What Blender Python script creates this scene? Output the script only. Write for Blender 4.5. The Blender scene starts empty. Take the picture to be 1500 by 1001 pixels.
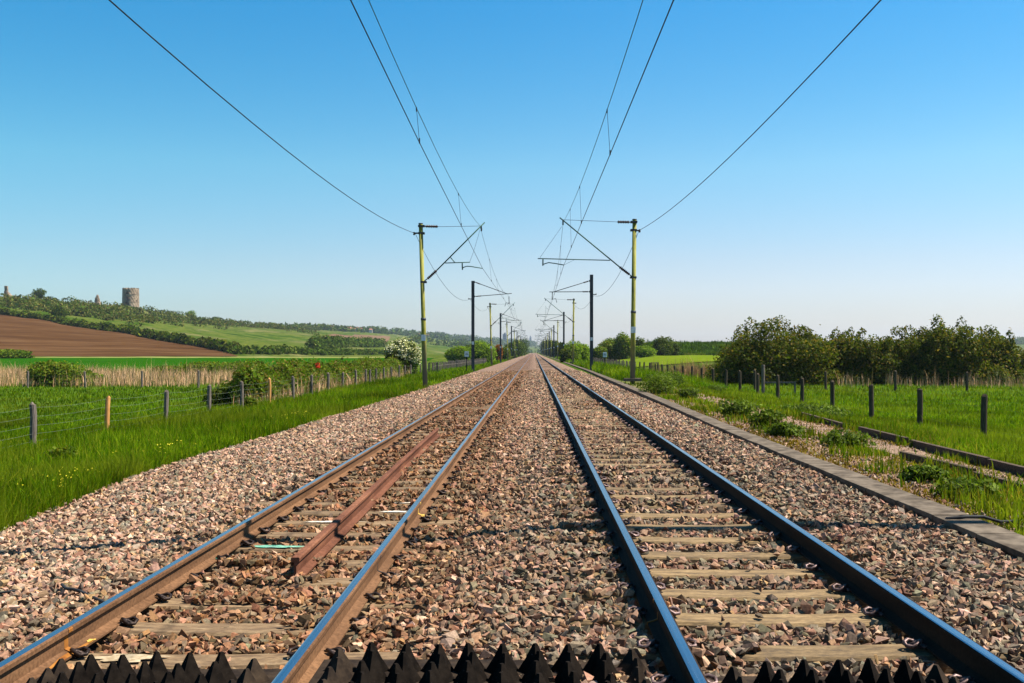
import bpy, bmesh, math, random
import numpy as np
from mathutils import Vector, Matrix

random.seed(7); RNG = np.random.default_rng(11)
scene = bpy.context.scene
COL = scene.collection
F = 1458.0; VX = 782.0; VY = 516.0; CZ = 1.57       # focal length in photo px, vanishing point, eye height above datum
R = math.radians

# ------------------------------------------------------------------ helpers
class Sep:
    """each box or tube added becomes a mesh of its own under the thing"""
    def __init__(s, nm, mat, root, off, smooth=False): s.a = (nm, mat, root, off, smooth)
    def _b(s, m):
        nm, mat, root, O, sm = s.a; m.v = [(a-O[0], b-O[1], c-O[2]) for a, b, c in m.v]; m.build(nm, mat, root, smooth=sm)
    def box(s, *a, **k): m = MB(); m.box(*a, **k); s._b(m)
    def tube(s, *a, **k): m = MB(); m.tube(*a, **k); s._b(m)
class MB:
    def __init__(s): s.v = []; s.f = []; s.m = []
    def add(s, vs, fs, mi=0):
        o = len(s.v); s.v += [tuple(v) for v in vs]
        s.f += [tuple(i + o for i in f) for f in fs]; s.m += [mi] * len(fs); return s
    def box(s, c, d, rz=0, mi=0, taper=1.0):
        hx, hy, hz = d[0]/2, d[1]/2, d[2]/2; vs = []
        for z in (-hz, hz):
            k = taper if z > 0 else 1
            for x, y in ((-hx,-hy),(hx,-hy),(hx,hy),(-hx,hy)):
                x2, y2 = x*k, y*k
                vs.append((c[0]+x2*math.cos(rz)-y2*math.sin(rz), c[1]+x2*math.sin(rz)+y2*math.cos(rz), c[2]+z))
        return s.add(vs, [(3,2,1,0),(4,5,6,7),(0,1,5,4),(1,2,6,5),(2,3,7,6),(3,0,4,7)], mi)
    def tube(s, pts, r, n=8, mi=0, caps=True):
        pts = [Vector(p) for p in pts]; k = len(pts)
        rs = r if isinstance(r, (list, tuple)) else [r]*k
        vs = []; fs = []; prev = None
        for i, p in enumerate(pts):
            t = (pts[min(i+1,k-1)] - pts[max(i-1,0)]).normalized()
            if prev is None:
                a = Vector((0,0,1)) if abs(t.z) < .9 else Vector((1,0,0))
                u = t.cross(a).normalized()
            else:
                u = (prev - t*prev.dot(t)).normalized()
            prev = u; w = t.cross(u)
            for j in range(n):
                an = 2*math.pi*j/n
                vs.append(p + (u*math.cos(an) + w*math.sin(an))*rs[i])
        for i in range(k-1):
            for j in range(n):
                a = i*n+j; b = i*n+(j+1)%n
                fs.append((a, b, b+n, a+n))
        if caps: fs.append(tuple(range(n-1,-1,-1))); fs.append(tuple(range((k-1)*n, k*n)))
        return s.add(vs, fs, mi)
    def build(s, name, mats, parent=None, smooth=False, bevel=0):
        me = bpy.data.meshes.new(name); me.from_pydata(s.v, [], s.f); me.update()
        if not isinstance(mats, (list, tuple)): mats = [mats]
        for m in mats: me.materials.append(m)
        me.polygons.foreach_set('material_index', s.m)
        if smooth: me.polygons.foreach_set('use_smooth', [True]*len(me.polygons))
        o = bpy.data.objects.new(name, me); COL.objects.link(o)
        if parent is not None: o.parent = parent
        if bevel:
            b = o.modifiers.new('bevel', 'BEVEL'); b.width = bevel; b.segments = 2; b.limit_method = 'ANGLE'
        return o

def npmesh(name, V, Fa, mat, col=None, parent=None, smooth=False):
    """V (n,3); Fa (m,k) constant k."""
    V = np.ascontiguousarray(V, dtype=np.float32); Fa = np.ascontiguousarray(Fa, dtype=np.int32)
    me = bpy.data.meshes.new(name); m, k = Fa.shape
    me.vertices.add(len(V)); me.vertices.foreach_set('co', V.ravel())
    me.loops.add(m*k); me.loops.foreach_set('vertex_index', Fa.ravel())
    me.polygons.add(m); me.polygons.foreach_set('loop_start', np.arange(0, m*k, k, dtype=np.int32))
    me.polygons.foreach_set('use_smooth', np.full(m, bool(smooth)))
    me.update(calc_edges=True)
    if col is not None:
        c4 = np.ones((len(V), 4), dtype=np.float32); c4[:, :3] = col
        a = me.color_attributes.new('tone', 'FLOAT_COLOR', 'POINT'); a.data.foreach_set('color', c4.ravel())
    me.materials.append(mat)
    o = bpy.data.objects.new(name, me); COL.objects.link(o)
    if parent is not None: o.parent = parent
    return o

def tag(o, label=None, cat=None, group=None, kind=None):
    if label: o['label'] = label
    if cat: o['category'] = cat
    if group: o['group'] = group
    if kind: o['kind'] = kind
    return o
def empty(name, loc, label, cat, group=None):
    o = bpy.data.objects.new(name, None); COL.objects.link(o); o.location = loc; o.empty_display_size = .3
    return tag(o, label, cat, group)

def lattice(n, seed): return np.random.default_rng(seed).random((n, n)).astype(np.float32)
_LAT = {}
def vn(x, y, sc, seed=0):
    if seed not in _LAT: _LAT[seed] = lattice(256, seed+100)
    L = _LAT[seed]; x = np.asarray(x, float)/sc + 1000; y = np.asarray(y, float)/sc + 1000
    xi = np.floor(x).astype(int); yi = np.floor(y).astype(int); fx = x-xi; fy = y-yi
    fx = fx*fx*(3-2*fx); fy = fy*fy*(3-2*fy); a = xi % 256; b = yi % 256; a1 = (a+1) % 256; b1 = (b+1) % 256
    return (L[a,b]*(1-fx)+L[a1,b]*fx)*(1-fy) + (L[a,b1]*(1-fx)+L[a1,b1]*fx)*fy
def fbm(x, y, sc, seed=0):
    return (vn(x,y,sc,seed)*.55 + vn(x,y,sc*.45,seed+1)*.3 + vn(x,y,sc*.2,seed+2)*.15)

UNITS = 'zero first second third fourth fifth sixth seventh eighth ninth tenth eleventh twelfth thirteenth fourteenth fifteenth sixteenth seventeenth eighteenth nineteenth'.split()
def ordinal(n):
    if n < 20: return UNITS[n]
    t = {2:'twent',3:'thirt',4:'fort',5:'fift'}[n//10]
    return t+'ieth' if n % 10 == 0 else t+'y-'+UNITS[n % 10]

# ------------------------------------------------------------------ materials
def newmat(name):
    m = bpy.data.materials.new(name); m.use_nodes = True; nt = m.node_tree; nt.nodes.clear()
    out = nt.nodes.new('ShaderNodeOutputMaterial'); b = nt.nodes.new('ShaderNodeBsdfPrincipled')
    nt.links.new(b.outputs[0], out.inputs[0]); return m, nt, b, out
def ramp(nt, fac, stops):
    r = nt.nodes.new('ShaderNodeValToRGB'); e = r.color_ramp.elements
    while len(e) < len(stops): e.new(.5)
    for i, (p, c) in enumerate(stops): e[i].position = p; e[i].color = (*c, 1)
    nt.links.new(fac, r.inputs[0]); return r.outputs[0]
def noise(nt, sc, det=4, vec=None, rough=.6):
    n = nt.nodes.new('ShaderNodeTexNoise'); n.inputs['Scale'].default_value = sc; n.inputs['Detail'].default_value = det
    n.inputs['Roughness'].default_value = rough
    if vec is not None: nt.links.new(vec, n.inputs['Vector'])
    return n.outputs['Fac']
def posn(nt, scale=None):
    g = nt.nodes.new('ShaderNodeNewGeometry')
    if scale is None: return g.outputs['Position']
    mp = nt.nodes.new('ShaderNodeMapping'); mp.inputs['Scale'].default_value = scale
    nt.links.new(g.outputs['Position'], mp.inputs[0]); return mp.outputs[0]
def bump(nt, b, h, strength=.4, dist=.01):
    n = nt.nodes.new('ShaderNodeBump'); n.inputs['Strength'].default_value = strength; n.inputs['Distance'].default_value = dist
    nt.links.new(h, n.inputs['Height']); nt.links.new(n.outputs[0], b.inputs['Normal'])
def mixc(nt, a, b, fac, mode='MIX'):
    m = nt.nodes.new('ShaderNodeMix'); m.data_type = 'RGBA'; m.blend_type = mode
    for s, v in ((m.inputs[0], fac), (m.inputs[6], a), (m.inputs[7], b)):
        if hasattr(v, 'links'): nt.links.new(v, s)
        elif isinstance(v, (int, float)): s.default_value = v
        else: s.default_value = (*v, 1)
    return m.outputs[2]
def simple(name, c1, c2, sc=8, rough=.8, metal=0, bs=.3, bd=.005, stretch=None, spec=.1):
    m, nt, b, out = newmat(name)
    v = posn(nt, stretch) if stretch else posn(nt)
    f = noise(nt, sc, 5, v)
    nt.links.new(ramp(nt, f, [(.35, c1), (.65, c2)]), b.inputs['Base Color'])
    b.inputs['Roughness'].default_value = rough; b.inputs['Metallic'].default_value = metal
    b.inputs['Specular IOR Level'].default_value = spec
    bump(nt, b, noise(nt, sc*3, 5, v), bs, bd); return m
def attr_mat(name, rough=.85, nsc=60, namt=.35, transl=0, spec=.25, gain=(1,1,1)):
    m, nt, b, out = newmat(name)
    a = nt.nodes.new('ShaderNodeAttribute'); a.attribute_name = 'tone'
    f = ramp(nt, noise(nt, nsc, 4, posn(nt)), [(.3, (1-namt,)*3), (.7, (1+namt*.4,)*3)])
    c = mixc(nt, mixc(nt, a.outputs['Color'], gain, 1.0, 'MULTIPLY'), f, 1.0, 'MULTIPLY')
    nt.links.new(c, b.inputs['Base Color']); b.inputs['Roughness'].default_value = rough
    b.inputs['Specular IOR Level'].default_value = spec
    if transl:
        t = nt.nodes.new('ShaderNodeBsdfTranslucent'); mx = nt.nodes.new('ShaderNodeMixShader')
        tc = mixc(nt, c, (1.15, 1.25, .55), 1.0, 'MULTIPLY'); nt.links.new(tc, t.inputs[0])
        mx.inputs[0].default_value = transl
        nt.links.new(b.outputs[0], mx.inputs[1]); nt.links.new(t.outputs[0], mx.inputs[2]); nt.links.new(mx.outputs[0], out.inputs[0])
    return m

M = {}
M['stone'] = attr_mat('ballast_stone', .9, 70, .45, spec=.12, gain=(.88,.79,.68))
M['leaf'] = attr_mat('leaf', .55, 3, .25, .4, .06, gain=(.85,.88,.42))
M['blade'] = attr_mat('grass_blade', .7, 4, .2, .45, 0, gain=(.76,.75,.22))
M['reed'] = attr_mat('dry_reed', .7, 4, .2, 0, 0, gain=(.90,.74,.50))
M['petal'] = attr_mat('petal', .6, 4, .15, .2, 0)
M['farleaf'] = attr_mat('far_leaf', .7, .3, .3, .25, 0, gain=(.74,.80,.36))
M['bark'] = simple('bark', (.06,.045,.035), (.14,.11,.085), 12, .9, stretch=(3,3,.6))
M['oldpost'] = simple('weathered_post', (.07,.055,.045), (.20,.165,.14), 9, .9, bs=.6, stretch=(4,4,.5))
M['darkpost'] = simple('dark_brown_post', (.035,.026,.017), (.085,.066,.045), 9, .9, bs=.6, stretch=(4,4,.5))  # dark brown timber, darker than the weathered posts
M['newpost'] = simple('new_timber_post', (.40,.18,.05), (.52,.27,.10), 9, .8, bs=.3, stretch=(4,4,.5))
M['wire'] = simple('fence_wire', (.14,.16,.13), (.24,.27,.22), 5, .6, .2)
M['cable'] = simple('dark_cable', (.012,.013,.015), (.035,.037,.04), 5, .6)
M['copper'] = simple('patinated_copper', (.03,.075,.06), (.07,.14,.115), 5, .6, .2)
M['insul'] = simple('brown_insulator', (.025,.012,.008), (.06,.028,.02), 5, .25)
M['steel'] = simple('dark_steel_mast', (.035,.038,.045), (.075,.08,.09), 3, .6, .3, stretch=(2,2,.4))
M['plate'] = simple('white_plate', (.55,.58,.62), (.75,.78,.8), 6, .5)
M['concrete'] = simple('trough_concrete', (.055,.042,.03), (.15,.12,.09), 5, .9, bs=.5, bd=.004)
M['spike'] = simple('black_spike_panel', (.004,.003,.0025), (.012,.009,.007), 14, .9, bs=.6, bd=.006, spec=.04)
M['dustspike'] = simple('dusty_spike_panel', (.012,.008,.006), (.038,.026,.017), 12, .9, bs=.5, bd=.004)
M['timber'] = simple('old_timber', (.035,.024,.017), (.11,.078,.055), 6, .9, bs=.6, stretch=(.5,6,6))
M['clip'] = simple('rail_clip_steel', (.04,.025,.022), (.20,.14,.135), 30, .45, .5)
M['clipdark'] = simple('dark_clip_steel', (.012,.009,.009), (.05,.035,.03), 30, .45, .4)

def mat_mast():
    m, nt, b, out = newmat('lichen_mast')
    f = noise(nt, 3, 6, posn(nt, (3,3,.5)))
    c = ramp(nt, f, [(.30,(.07,.065,.02)), (.48,(.20,.19,.015)), (.62,(.26,.25,.03)), (.78,(.22,.22,.15))])
    # thinner lichen near the foot and the very top, where the bare tube shows
    g = nt.nodes.new('ShaderNodeSeparateXYZ'); nt.links.new(posn(nt), g.inputs[0])
    n2 = nt.nodes.new('ShaderNodeMath'); n2.operation = 'MULTIPLY_ADD'; n2.inputs[1].default_value = 2.0
    nt.links.new(noise(nt, 1.2, 4, posn(nt)), n2.inputs[0]); nt.links.new(g.outputs[2], n2.inputs[2])
    r = ramp(nt, n2.outputs[0], [(.0,(0,0,0)), (1,(1,1,1))])
    mr = nt.nodes.new('ShaderNodeMapRange'); mr.inputs[1].default_value = 1.6; mr.inputs[2].default_value = 3.2
    nt.links.new(n2.outputs[0], mr.inputs[0])
    c2 = mixc(nt, (.11,.11,.08), c, mr.outputs[0]); nt.links.new(c2, b.inputs['Base Color'])
    b.inputs['Roughness'].default_value = .8; bump(nt, b, f, .4, .01); return m
M['mast'] = mat_mast()

def mat_rail_side(name, c1, c2, c3):
    m, nt, b, out = newmat(name)
    f = noise(nt, 2.2, 6, posn(nt, (1,.35,3)))
    f2 = noise(nt, 45, 5, posn(nt))
    c = ramp(nt, f, [(.3,c1), (.52,c2), (.72,c3)])
    c = mixc(nt, c, ramp(nt, f2, [(.35,(.62,.62,.62)), (.65,(1.12,1.12,1.12))]), 1.0, 'MULTIPLY')
    nt.links.new(c, b.inputs['Base Color']); b.inputs['Roughness'].default_value = .75
    b.inputs['Specular IOR Level'].default_value = .06
    bump(nt, b, f2, .35, .003); return m
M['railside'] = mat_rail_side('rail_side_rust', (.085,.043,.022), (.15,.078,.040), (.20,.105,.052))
M['railshade'] = mat_rail_side('rail_side_painted_shade', (.012,.008,.006), (.028,.017,.011), (.045,.026,.015))  # darker copy of the rail rust, side shade of right-hand rails put into colour
M['railbrown'] = mat_rail_side('loose_rail_rust', (.085,.034,.020), (.15,.062,.036), (.25,.11,.06))
def mat_railtop():
    m, nt, b, out = newmat('polished_rail_head')
    f = noise(nt, 2, 5, posn(nt, (40,.15,1)))
    nt.links.new(ramp(nt, f, [(.3,(.24,.25,.29)), (.7,(.44,.46,.50))]), b.inputs['Base Color'])
    b.inputs['Metallic'].default_value = 1
    nt.links.new(ramp(nt, noise(nt, 6, 5, posn(nt, (30,.3,1))), [(.3,(.14,)*3), (.7,(.30,)*3)]), b.inputs['Roughness'])
    return m
M['railtop'] = mat_railtop()

def mat_sleeper(name, c1, c2, c3):
    m, nt, b, out = newmat(name)
    oi = nt.nodes.new('ShaderNodeObjectInfo')
    f = noise(nt, 4, 6, posn(nt, (1.2,5,5))); f2 = noise(nt, 40, 5, posn(nt, (.6,3,3)))
    c = ramp(nt, f, [(.3,c1), (.5,c2), (.72,c3)])
    c = mixc(nt, c, ramp(nt, f2, [(.38,(.6,.58,.55)), (.6,(1.1,1.1,1.1))]), 1.0, 'MULTIPLY')
    c = mixc(nt, c, ramp(nt, oi.outputs['Random'], [(0,(.8,.78,.75)), (1,(1.15,1.13,1.1))]), 1.0, 'MULTIPLY')
    nt.links.new(c, b.inputs['Base Color']); b.inputs['Roughness'].default_value = .9
    bump(nt, b, f2, .7, .006); return m
M['sleeperL'] = mat_sleeper('sleeper_brown', (.07,.04,.02), (.165,.105,.052), (.26,.185,.105))
M['sleeperR'] = mat_sleeper('sleeper_tan', (.06,.037,.016), (.16,.105,.045), (.27,.185,.09))

def mat_bed():
    m, nt, b, out = newmat('ballast_bed')
    p = posn(nt)
    v = nt.nodes.new('ShaderNodeTexVoronoi'); v.inputs['Scale'].default_value = 17; nt.links.new(p, v.inputs['Vector'])
    sep = nt.nodes.new('ShaderNodeSeparateColor'); nt.links.new(v.outputs['Color'], sep.inputs[0])
    c = ramp(nt, sep.outputs[0], [(0,(.09,.05,.033)), (.3,(.26,.16,.105)), (.55,(.38,.235,.155)), (.8,(.26,.20,.14)), (1,(.46,.31,.22))])
    a = nt.nodes.new('ShaderNodeAttribute'); a.attribute_name = 'tone'
    c = mixc(nt, c, a.outputs['Color'], 1.0, 'MULTIPLY')
    n = ramp(nt, noise(nt, .9, 4, p), [(.3,(.8,.8,.8)), (.7,(1.1,1.1,1.1))])
    c = mixc(nt, c, n, 1.0, 'MULTIPLY')
    nt.links.new(c, b.inputs['Base Color']); b.inputs['Roughness'].default_value = .9
    inv = nt.nodes.new('ShaderNodeMath'); inv.operation = 'SUBTRACT'; inv.inputs[0].default_value = 1
    nt.links.new(v.outputs['Distance'], inv.inputs[1]); bump(nt, b, inv.outputs[0], 1.0, .05); return m
M['bed'] = mat_bed()

def mat_ground():
    m, nt, b, out = newmat('pasture_ground')
    p = posn(nt)
    near = ramp(nt, noise(nt, 1.1, 6, p), [(.3,(.03,.06,.006)), (.55,(.055,.10,.010)), (.75,(.10,.13,.02))])
    big = ramp(nt, noise(nt, .022, 9, posn(nt, (1,.5,1)), .72), [(.36,(.018,.042,.004)), (.44,(.036,.068,.005)), (.49,(.085,.10,.020)), (.53,(.030,.058,.005)), (.60,(.125,.12,.045)), (.68,(.045,.07,.01))])
    g = nt.nodes.new('ShaderNodeSeparateXYZ'); nt.links.new(p, g.inputs[0])
    mr = nt.nodes.new('ShaderNodeMapRange'); mr.inputs[1].default_value = 90; mr.inputs[2].default_value = 220
    nt.links.new(g.outputs[1], mr.inputs[0])
    c = mixc(nt, near, big, mr.outputs[0])
    # bare earth, chippings and moss behind the cable trough on the right
    mx = nt.nodes.new('ShaderNodeMath'); mx.operation = 'MULTIPLY_ADD'; mx.inputs[1].default_value = 2.6
    nt.links.new(noise(nt, .9, 5, p), mx.inputs[0]); nt.links.new(g.outputs[0], mx.inputs[2])
    d1 = nt.nodes.new('ShaderNodeMapRange'); d1.inputs[1].default_value = 9.2; d1.inputs[2].default_value = 8.4
    nt.links.new(mx.outputs[0], d1.inputs[0])
    d2 = nt.nodes.new('ShaderNodeMapRange'); d2.inputs[1].default_value = 4.0; d2.inputs[2].default_value = 4.4
    nt.links.new(g.outputs[0], d2.inputs[0])
    d3 = nt.nodes.new('ShaderNodeMapRange'); d3.inputs[1].default_value = 70; d3.inputs[2].default_value = 30
    nt.links.new(g.outputs[1], d3.inputs[0])
    mm = nt.nodes.new('ShaderNodeMath'); mm.operation = 'MULTIPLY'; nt.links.new(d1.outputs[0], mm.inputs[0]); nt.links.new(d2.outputs[0], mm.inputs[1])
    mm2 = nt.nodes.new('ShaderNodeMath'); mm2.operation = 'MULTIPLY'; nt.links.new(mm.outputs[0], mm2.inputs[0]); nt.links.new(d3.outputs[0], mm2.inputs[1])
    dirt = ramp(nt, noise(nt, 14, 6, p), [(.3,(.08,.05,.032)), (.5,(.20,.13,.09)), (.7,(.32,.22,.16))])
    c = mixc(nt, c, dirt, mm2.outputs[0])
    nt.links.new(c, b.inputs['Base Color']); b.inputs['Roughness'].default_value = .95; b.inputs['Specular IOR Level'].default_value = 0
    bump(nt, b, noise(nt, 6, 6, p), .8, .05); return m
M['ground'] = mat_ground()
def mat_patch(name, stops, sc, stretch=None, det=6, bs=.5, bd=.1):
    m, nt, b, out = newmat(name); p = posn(nt, stretch) if stretch else posn(nt)
    nt.links.new(ramp(nt, noise(nt, sc, det, p, .65), stops), b.inputs['Base Color'])
    b.inputs['Roughness'].default_value = .95; b.inputs['Specular IOR Level'].default_value = 0
    bump(nt, b, noise(nt, sc*5, 4, p), bs, bd); return m
M['crop'] = mat_patch('young_crop', [(.3,(.010,.052,.001)), (.7,(.018,.080,.002))], .08, (.5,3,1))
M['plough'] = mat_patch('ploughed_soil', [(.3,(.042,.020,.009)), (.5,(.070,.035,.015)), (.7,(.105,.058,.028))], .09, (.35,1.6,1), bs=.8, bd=.3)
M['farplough'] = mat_patch('far_soil', [(.3,(.11,.065,.04)), (.7,(.15,.10,.06))], .03)
M['yellow'] = mat_patch('yellow_green_meadow', [(.3,(.075,.12,.006)), (.7,(.115,.15,.01))], .15)
M['levee'] = mat_patch('bank_grass', [(.3,(.035,.08,.008)), (.55,(.06,.11,.012)), (.75,(.09,.14,.02))], .25, bs=1, bd=.5)
M['path'] = simple('gravel_path', (.11,.07,.045), (.28,.19,.14), 14, .95, bs=.8, bd=.01)
M['pale'] = mat_patch('pale_rough_grass', [(.35,(.09,.12,.02)), (.65,(.20,.20,.07))], .1)
def mat_castle():
    m, nt, b, out = newmat('ruin_masonry'); p = posn(nt)
    c = ramp(nt, noise(nt, .35, 6, p), [(.3,(.15,.105,.07)), (.5,(.27,.20,.135)), (.7,(.36,.28,.20))])
    cz = ramp(nt, noise(nt, .5, 5, posn(nt, (.2,.2,3))), [(.4,(.8,.8,.8)), (.6,(1.05,1.05,1.05))])
    c = mixc(nt, c, cz, 1.0, 'MULTIPLY')
    nt.links.new(c, b.inputs['Base Color']); b.inputs['Roughness'].default_value = .95; bump(nt, b, noise(nt, 1.5, 5, p), 1, .4); return m
M['castle'] = mat_castle()
M['hwall'] = simple('pale_render', (.42,.34,.30), (.55,.50,.46), .05, .9)
M['hroof'] = simple('red_tiles', (.26,.10,.07), (.38,.17,.12), .3, .9)
M['tower'] = simple('grey_block_wall', (.12,.14,.18), (.24,.26,.30), .1, .9)
M['paintg'] = simple('green_paint', (.02,.20,.12), (.24,.42,.33), 25, .6)
M['paintw'] = simple('white_paint', (.30,.24,.17), (.66,.62,.56), 22, .7)
M['sand'] = simple('sandy_crust', (.22,.16,.09), (.42,.34,.23), 20, .9)
M['painty'] = simple('yellow_paint', (.34,.21,.04), (.50,.33,.08), 18, .6)
M['rustpatch'] = simple('orange_rust', (.16,.055,.012), (.30,.125,.025), 9, .7)
M['flow'] = simple('yellow_petals', (.65,.55,.02), (.8,.7,.06), 3, .7)
M['red'] = simple('red_petals', (.5,.03,.01), (.65,.06,.02), 5, .7)

# ------------------------------------------------------------------ terrain
def pxu(px): return (px-VX)/F
PXT = np.array([-500, 0, 60, 140, 190, 280, 350, 420, 480, 560, 640, 700, 760, 782, 820, 870, 1000, 1300, 1420, 1480, 1700, 2300], float)
CY  = np.array([ 440,436,438, 446, 448, 466, 476, 480, 482, 487, 494, 500, 505, 506, 512, 516, 516,  516,  505,  498,  496,  496], float)
YC  = np.array([ 600,620,650, 710, 760, 880,1000,1200,1500,2100,3000,3800,4400,4500,4500,4500,4500, 3200, 2600, 2500, 2400, 2200], float)
YF  = np.array([ 265,265,265, 265, 265, 265, 268, 300, 380, 480, 800,1200,1900,2000,2200,2500,2500, 2000, 1600, 1500, 1400, 1400], float)
ZC = CZ + (VY-CY)/F*YC
UT = pxu(PXT)
PX = np.array([-400,-60,-20,-14,-12,-9.5,-8.2,-7.0,-6.2,-5.0, -3,0,3,3.8,4.6,7.2,9.0,11.7,14,20,60,400], float)
PZ = np.array([-1.0,-1.0,-1.0,-.98,-.92,-.82,-.66,-.52,-.50,-.75, -1,-1,-1,-.6,-.14,-.22,-.5,-.78,-.85,-.9,-.9,-.9], float)
def H(X, Y):
    X = np.asarray(X, float); Y = np.asarray(Y, float)
    z = np.interp(X, PX, PZ)
    far = np.clip((np.abs(X)-7)/20, 0, 1)
    z = z + far*(fbm(X, Y, 14, 5)-.5)*.25*np.clip(Y/60, .3, 1)
    u = X/np.maximum(Y, 60)
    yf = np.interp(u, UT, YF); yc = np.interp(u, UT, YC); zc = np.interp(u, UT, ZC)
    rise = np.clip((Y-130)/135, 0, 1)*np.clip((-X-12)/10, 0, 1); rise = rise*1.3
    rr = np.clip((Y-95)/70, 0, 1)*np.clip((X-12)/12, 0, 1)*1.55*np.clip((1200-Y)/600, 0, 1)
    base = z + rise + rr
    t = np.clip((Y-yf)/(yc-yf), 0, 1)
    und = (fbm(X, Y, 160, 9)-.5)*9*np.sin(np.pi*t)*(t < 1)
    hill = base + (zc-base)*t + und*np.clip(-u*5, 0, 1)
    lev = np.exp(-((Y-262)/9.0)**2)*3.1*np.clip((X-24)/6, 0, 1)*np.clip((88-X)/24, 0, 1)
    return hill + lev
def ray(px, py, ymin=8, ymax=6000):
    """the point of the land that shows at this place of the photograph"""
    ys = np.geomspace(ymin, ymax, 4000); x = (px-VX)/F*ys; z = CZ+(VY-py)/F*ys
    d = z - H(x, ys); i = np.where(d < 0)[0]
    i = i[0] if len(i) else int(np.argmin(d))
    return float(x[i]), float(ys[i]), float(H(x[i], ys[i]))

def grid_mesh(name, XX, YY, ZZ, mat, col=None, smooth=True):
    r, c = XX.shape; V = np.stack([XX.ravel(), YY.ravel(), ZZ.ravel()], 1)
    i = np.arange(r-1)[:, None]*c + np.arange(c-1)[None, :]; i = i.ravel()
    return npmesh(name, V, np.stack([i, i+1, i+c+1, i+c], 1), mat, col, None, smooth)

xs = [0.]
while xs[-1] < 15: xs.append(xs[-1]+.5)
while xs[-1] < 4600: xs.append(xs[-1]*1.022)
xs = np.array(sorted([-x for x in xs[1:]] + xs))
ys = list(np.arange(-30, 30, 1.0))
y = 30.
while y < 6800: ys.append(y); y *= 1.015
ys = np.array(ys); XX, YY = np.meshgrid(xs, ys)
g = grid_mesh('ground', XX, YY, H(XX, YY), M['ground']); tag(g, kind='structure', label='rough green pasture land rising to hills on the left')

def patch(name, mat, bottom, top, off, label=None, n=80, k=24):
    """bottom / top: polylines of world (x,y); a sheet of land between them"""
    def res(pl):
        pl = np.array(pl, float); s = np.r_[0, np.cumsum(np.hypot(*np.diff(pl, axis=0).T))]; t = np.linspace(0, s[-1], n)
        return np.stack([np.interp(t, s, pl[:,0]), np.interp(t, s, pl[:,1])], 1)
    a, b = res(bottom), res(top); w = np.linspace(0, 1, k)[:, None, None]; P = a[None]*(1-w)+b[None]*w
    o = grid_mesh(name, P[...,0], P[...,1], H(P[...,0], P[...,1])+off, mat); return tag(o, label, kind='structure')

HEDGE_PX = [(-260,440),(-100,450),(0,461),(40,466),(80,472),(140,483),(200,492),(260,503),(300,509),(345,517.5)]
HEDGE = [ray(*p)[:2] for p in HEDGE_PX]
patch('ploughed_field', M['plough'], [(-300,262),(-83,262)], [HEDGE[0]]+HEDGE[1:-1]+[(-80,270)], .2, 'reddish brown ploughed field below the hedge on the hill')
patch('crop_field', M['crop'], [(-190,128),(-17,128)], [(-190,240),(-24,240)], .12, 'bright green crop field behind the pale reeds')
patch('rough_grass_strip', M['pale'], [(-190,241),(-28,241)], [(-190,261),(-30,261)], .12, 'pale rough grass strip at the foot of the ploughed field')
fp = [ray(*p)[:2] for p in ((462,497),(500,503),(565,507))]; fq = [ray(*p)[:2] for p in ((470,496),(520,491),(572,494))]
patch('distant_ploughed_field', M['farplough'], fp, fq, .8, 'small brown field on the far green slope')
patch('yellow_meadow', M['yellow'], [(13,140),(70,140)], [(19,238),(90,238)], .12, 'yellow green meadow behind the right-hand fence')
patch('grass_bank', M['levee'], [(25,243),(88,243)], [(25,262),(88,262)], .1, 'long green bank behind the yellow meadow')

# ------------------------------------------------------------------ ballast bed
LT, RT = -2.01, 1.52                 # track centres
ZL, ZR = -.05, .06                   # rail top heights
RAILS = {'LL': LT-.7525, 'LR': LT+.7525, 'RL': RT-.7525, 'RR': RT+.7525}
BX = np.array([-7.6,-6.9,-6.3,-4.4,-3.4,-3.2,-.75,-.55,-.1,.12,.3,2.75,2.95,3.5,3.98,4.3], float)
BZ = np.array([-.75,-.56,-.44,-.32,-.24,-.26,-.26,-.20,-.165,-.14,-.155,-.155,-.115,-.135,-.15,-.26], float)
EY = np.array([0,11.5,17,30,50,80,1500]); EX = np.array([-5.9,-6.1,-6.75,-6.5,-6.05,-6.0,-6.0])
def Bz(X, Y):
    s = np.clip((Y-30)/40, 0, 1)*.008
    return np.interp(X, BX, BZ) + (fbm(X, Y, 1.6, 21)-.5)*.055 + s
bx = np.concatenate([np.arange(-7.4, 4.31, .13)]); by = list(np.arange(-6, 60, .25)); y = 60.
while y < 1900: by.append(y); y *= 1.01
by = np.array(by); XX, YY = np.meshgrid(bx, by)
edge = np.interp(YY, EY, EX) + (fbm(YY, YY*0, 3, 23)-.5)*.5
ZZ = Bz(XX, YY); ZZ = ZZ - np.clip(edge-XX, 0, 3)*.5
def tone_bed(X, Y):
    rust = np.exp(-(np.abs(X+1.75)/1.45)**3) * (.78+.6*fbm(X, Y, 5, 31)); rust = np.clip(rust, 0, 1)
    rust = np.maximum(rust, .55*np.exp(-((X-RT)/.9)**2)*fbm(X, Y, 4, 33))
    c = np.ones(X.shape+(3,)); b = np.array([.58,.46,.35]); return c*(1-rust[...,None]) + b*rust[...,None], rust
tb, _ = tone_bed(XX, YY)
o = grid_mesh('ballast_bed', XX, YY, ZZ-.012-.045*np.clip((62-YY)/25,0,1)+.045*np.clip((YY-86)/10,0,1), M['bed'], tb.reshape(-1,3)*np.array([.66,.585,.51])); tag(o, 'bed of brown and pink ballast under both tracks', kind='structure')

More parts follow.
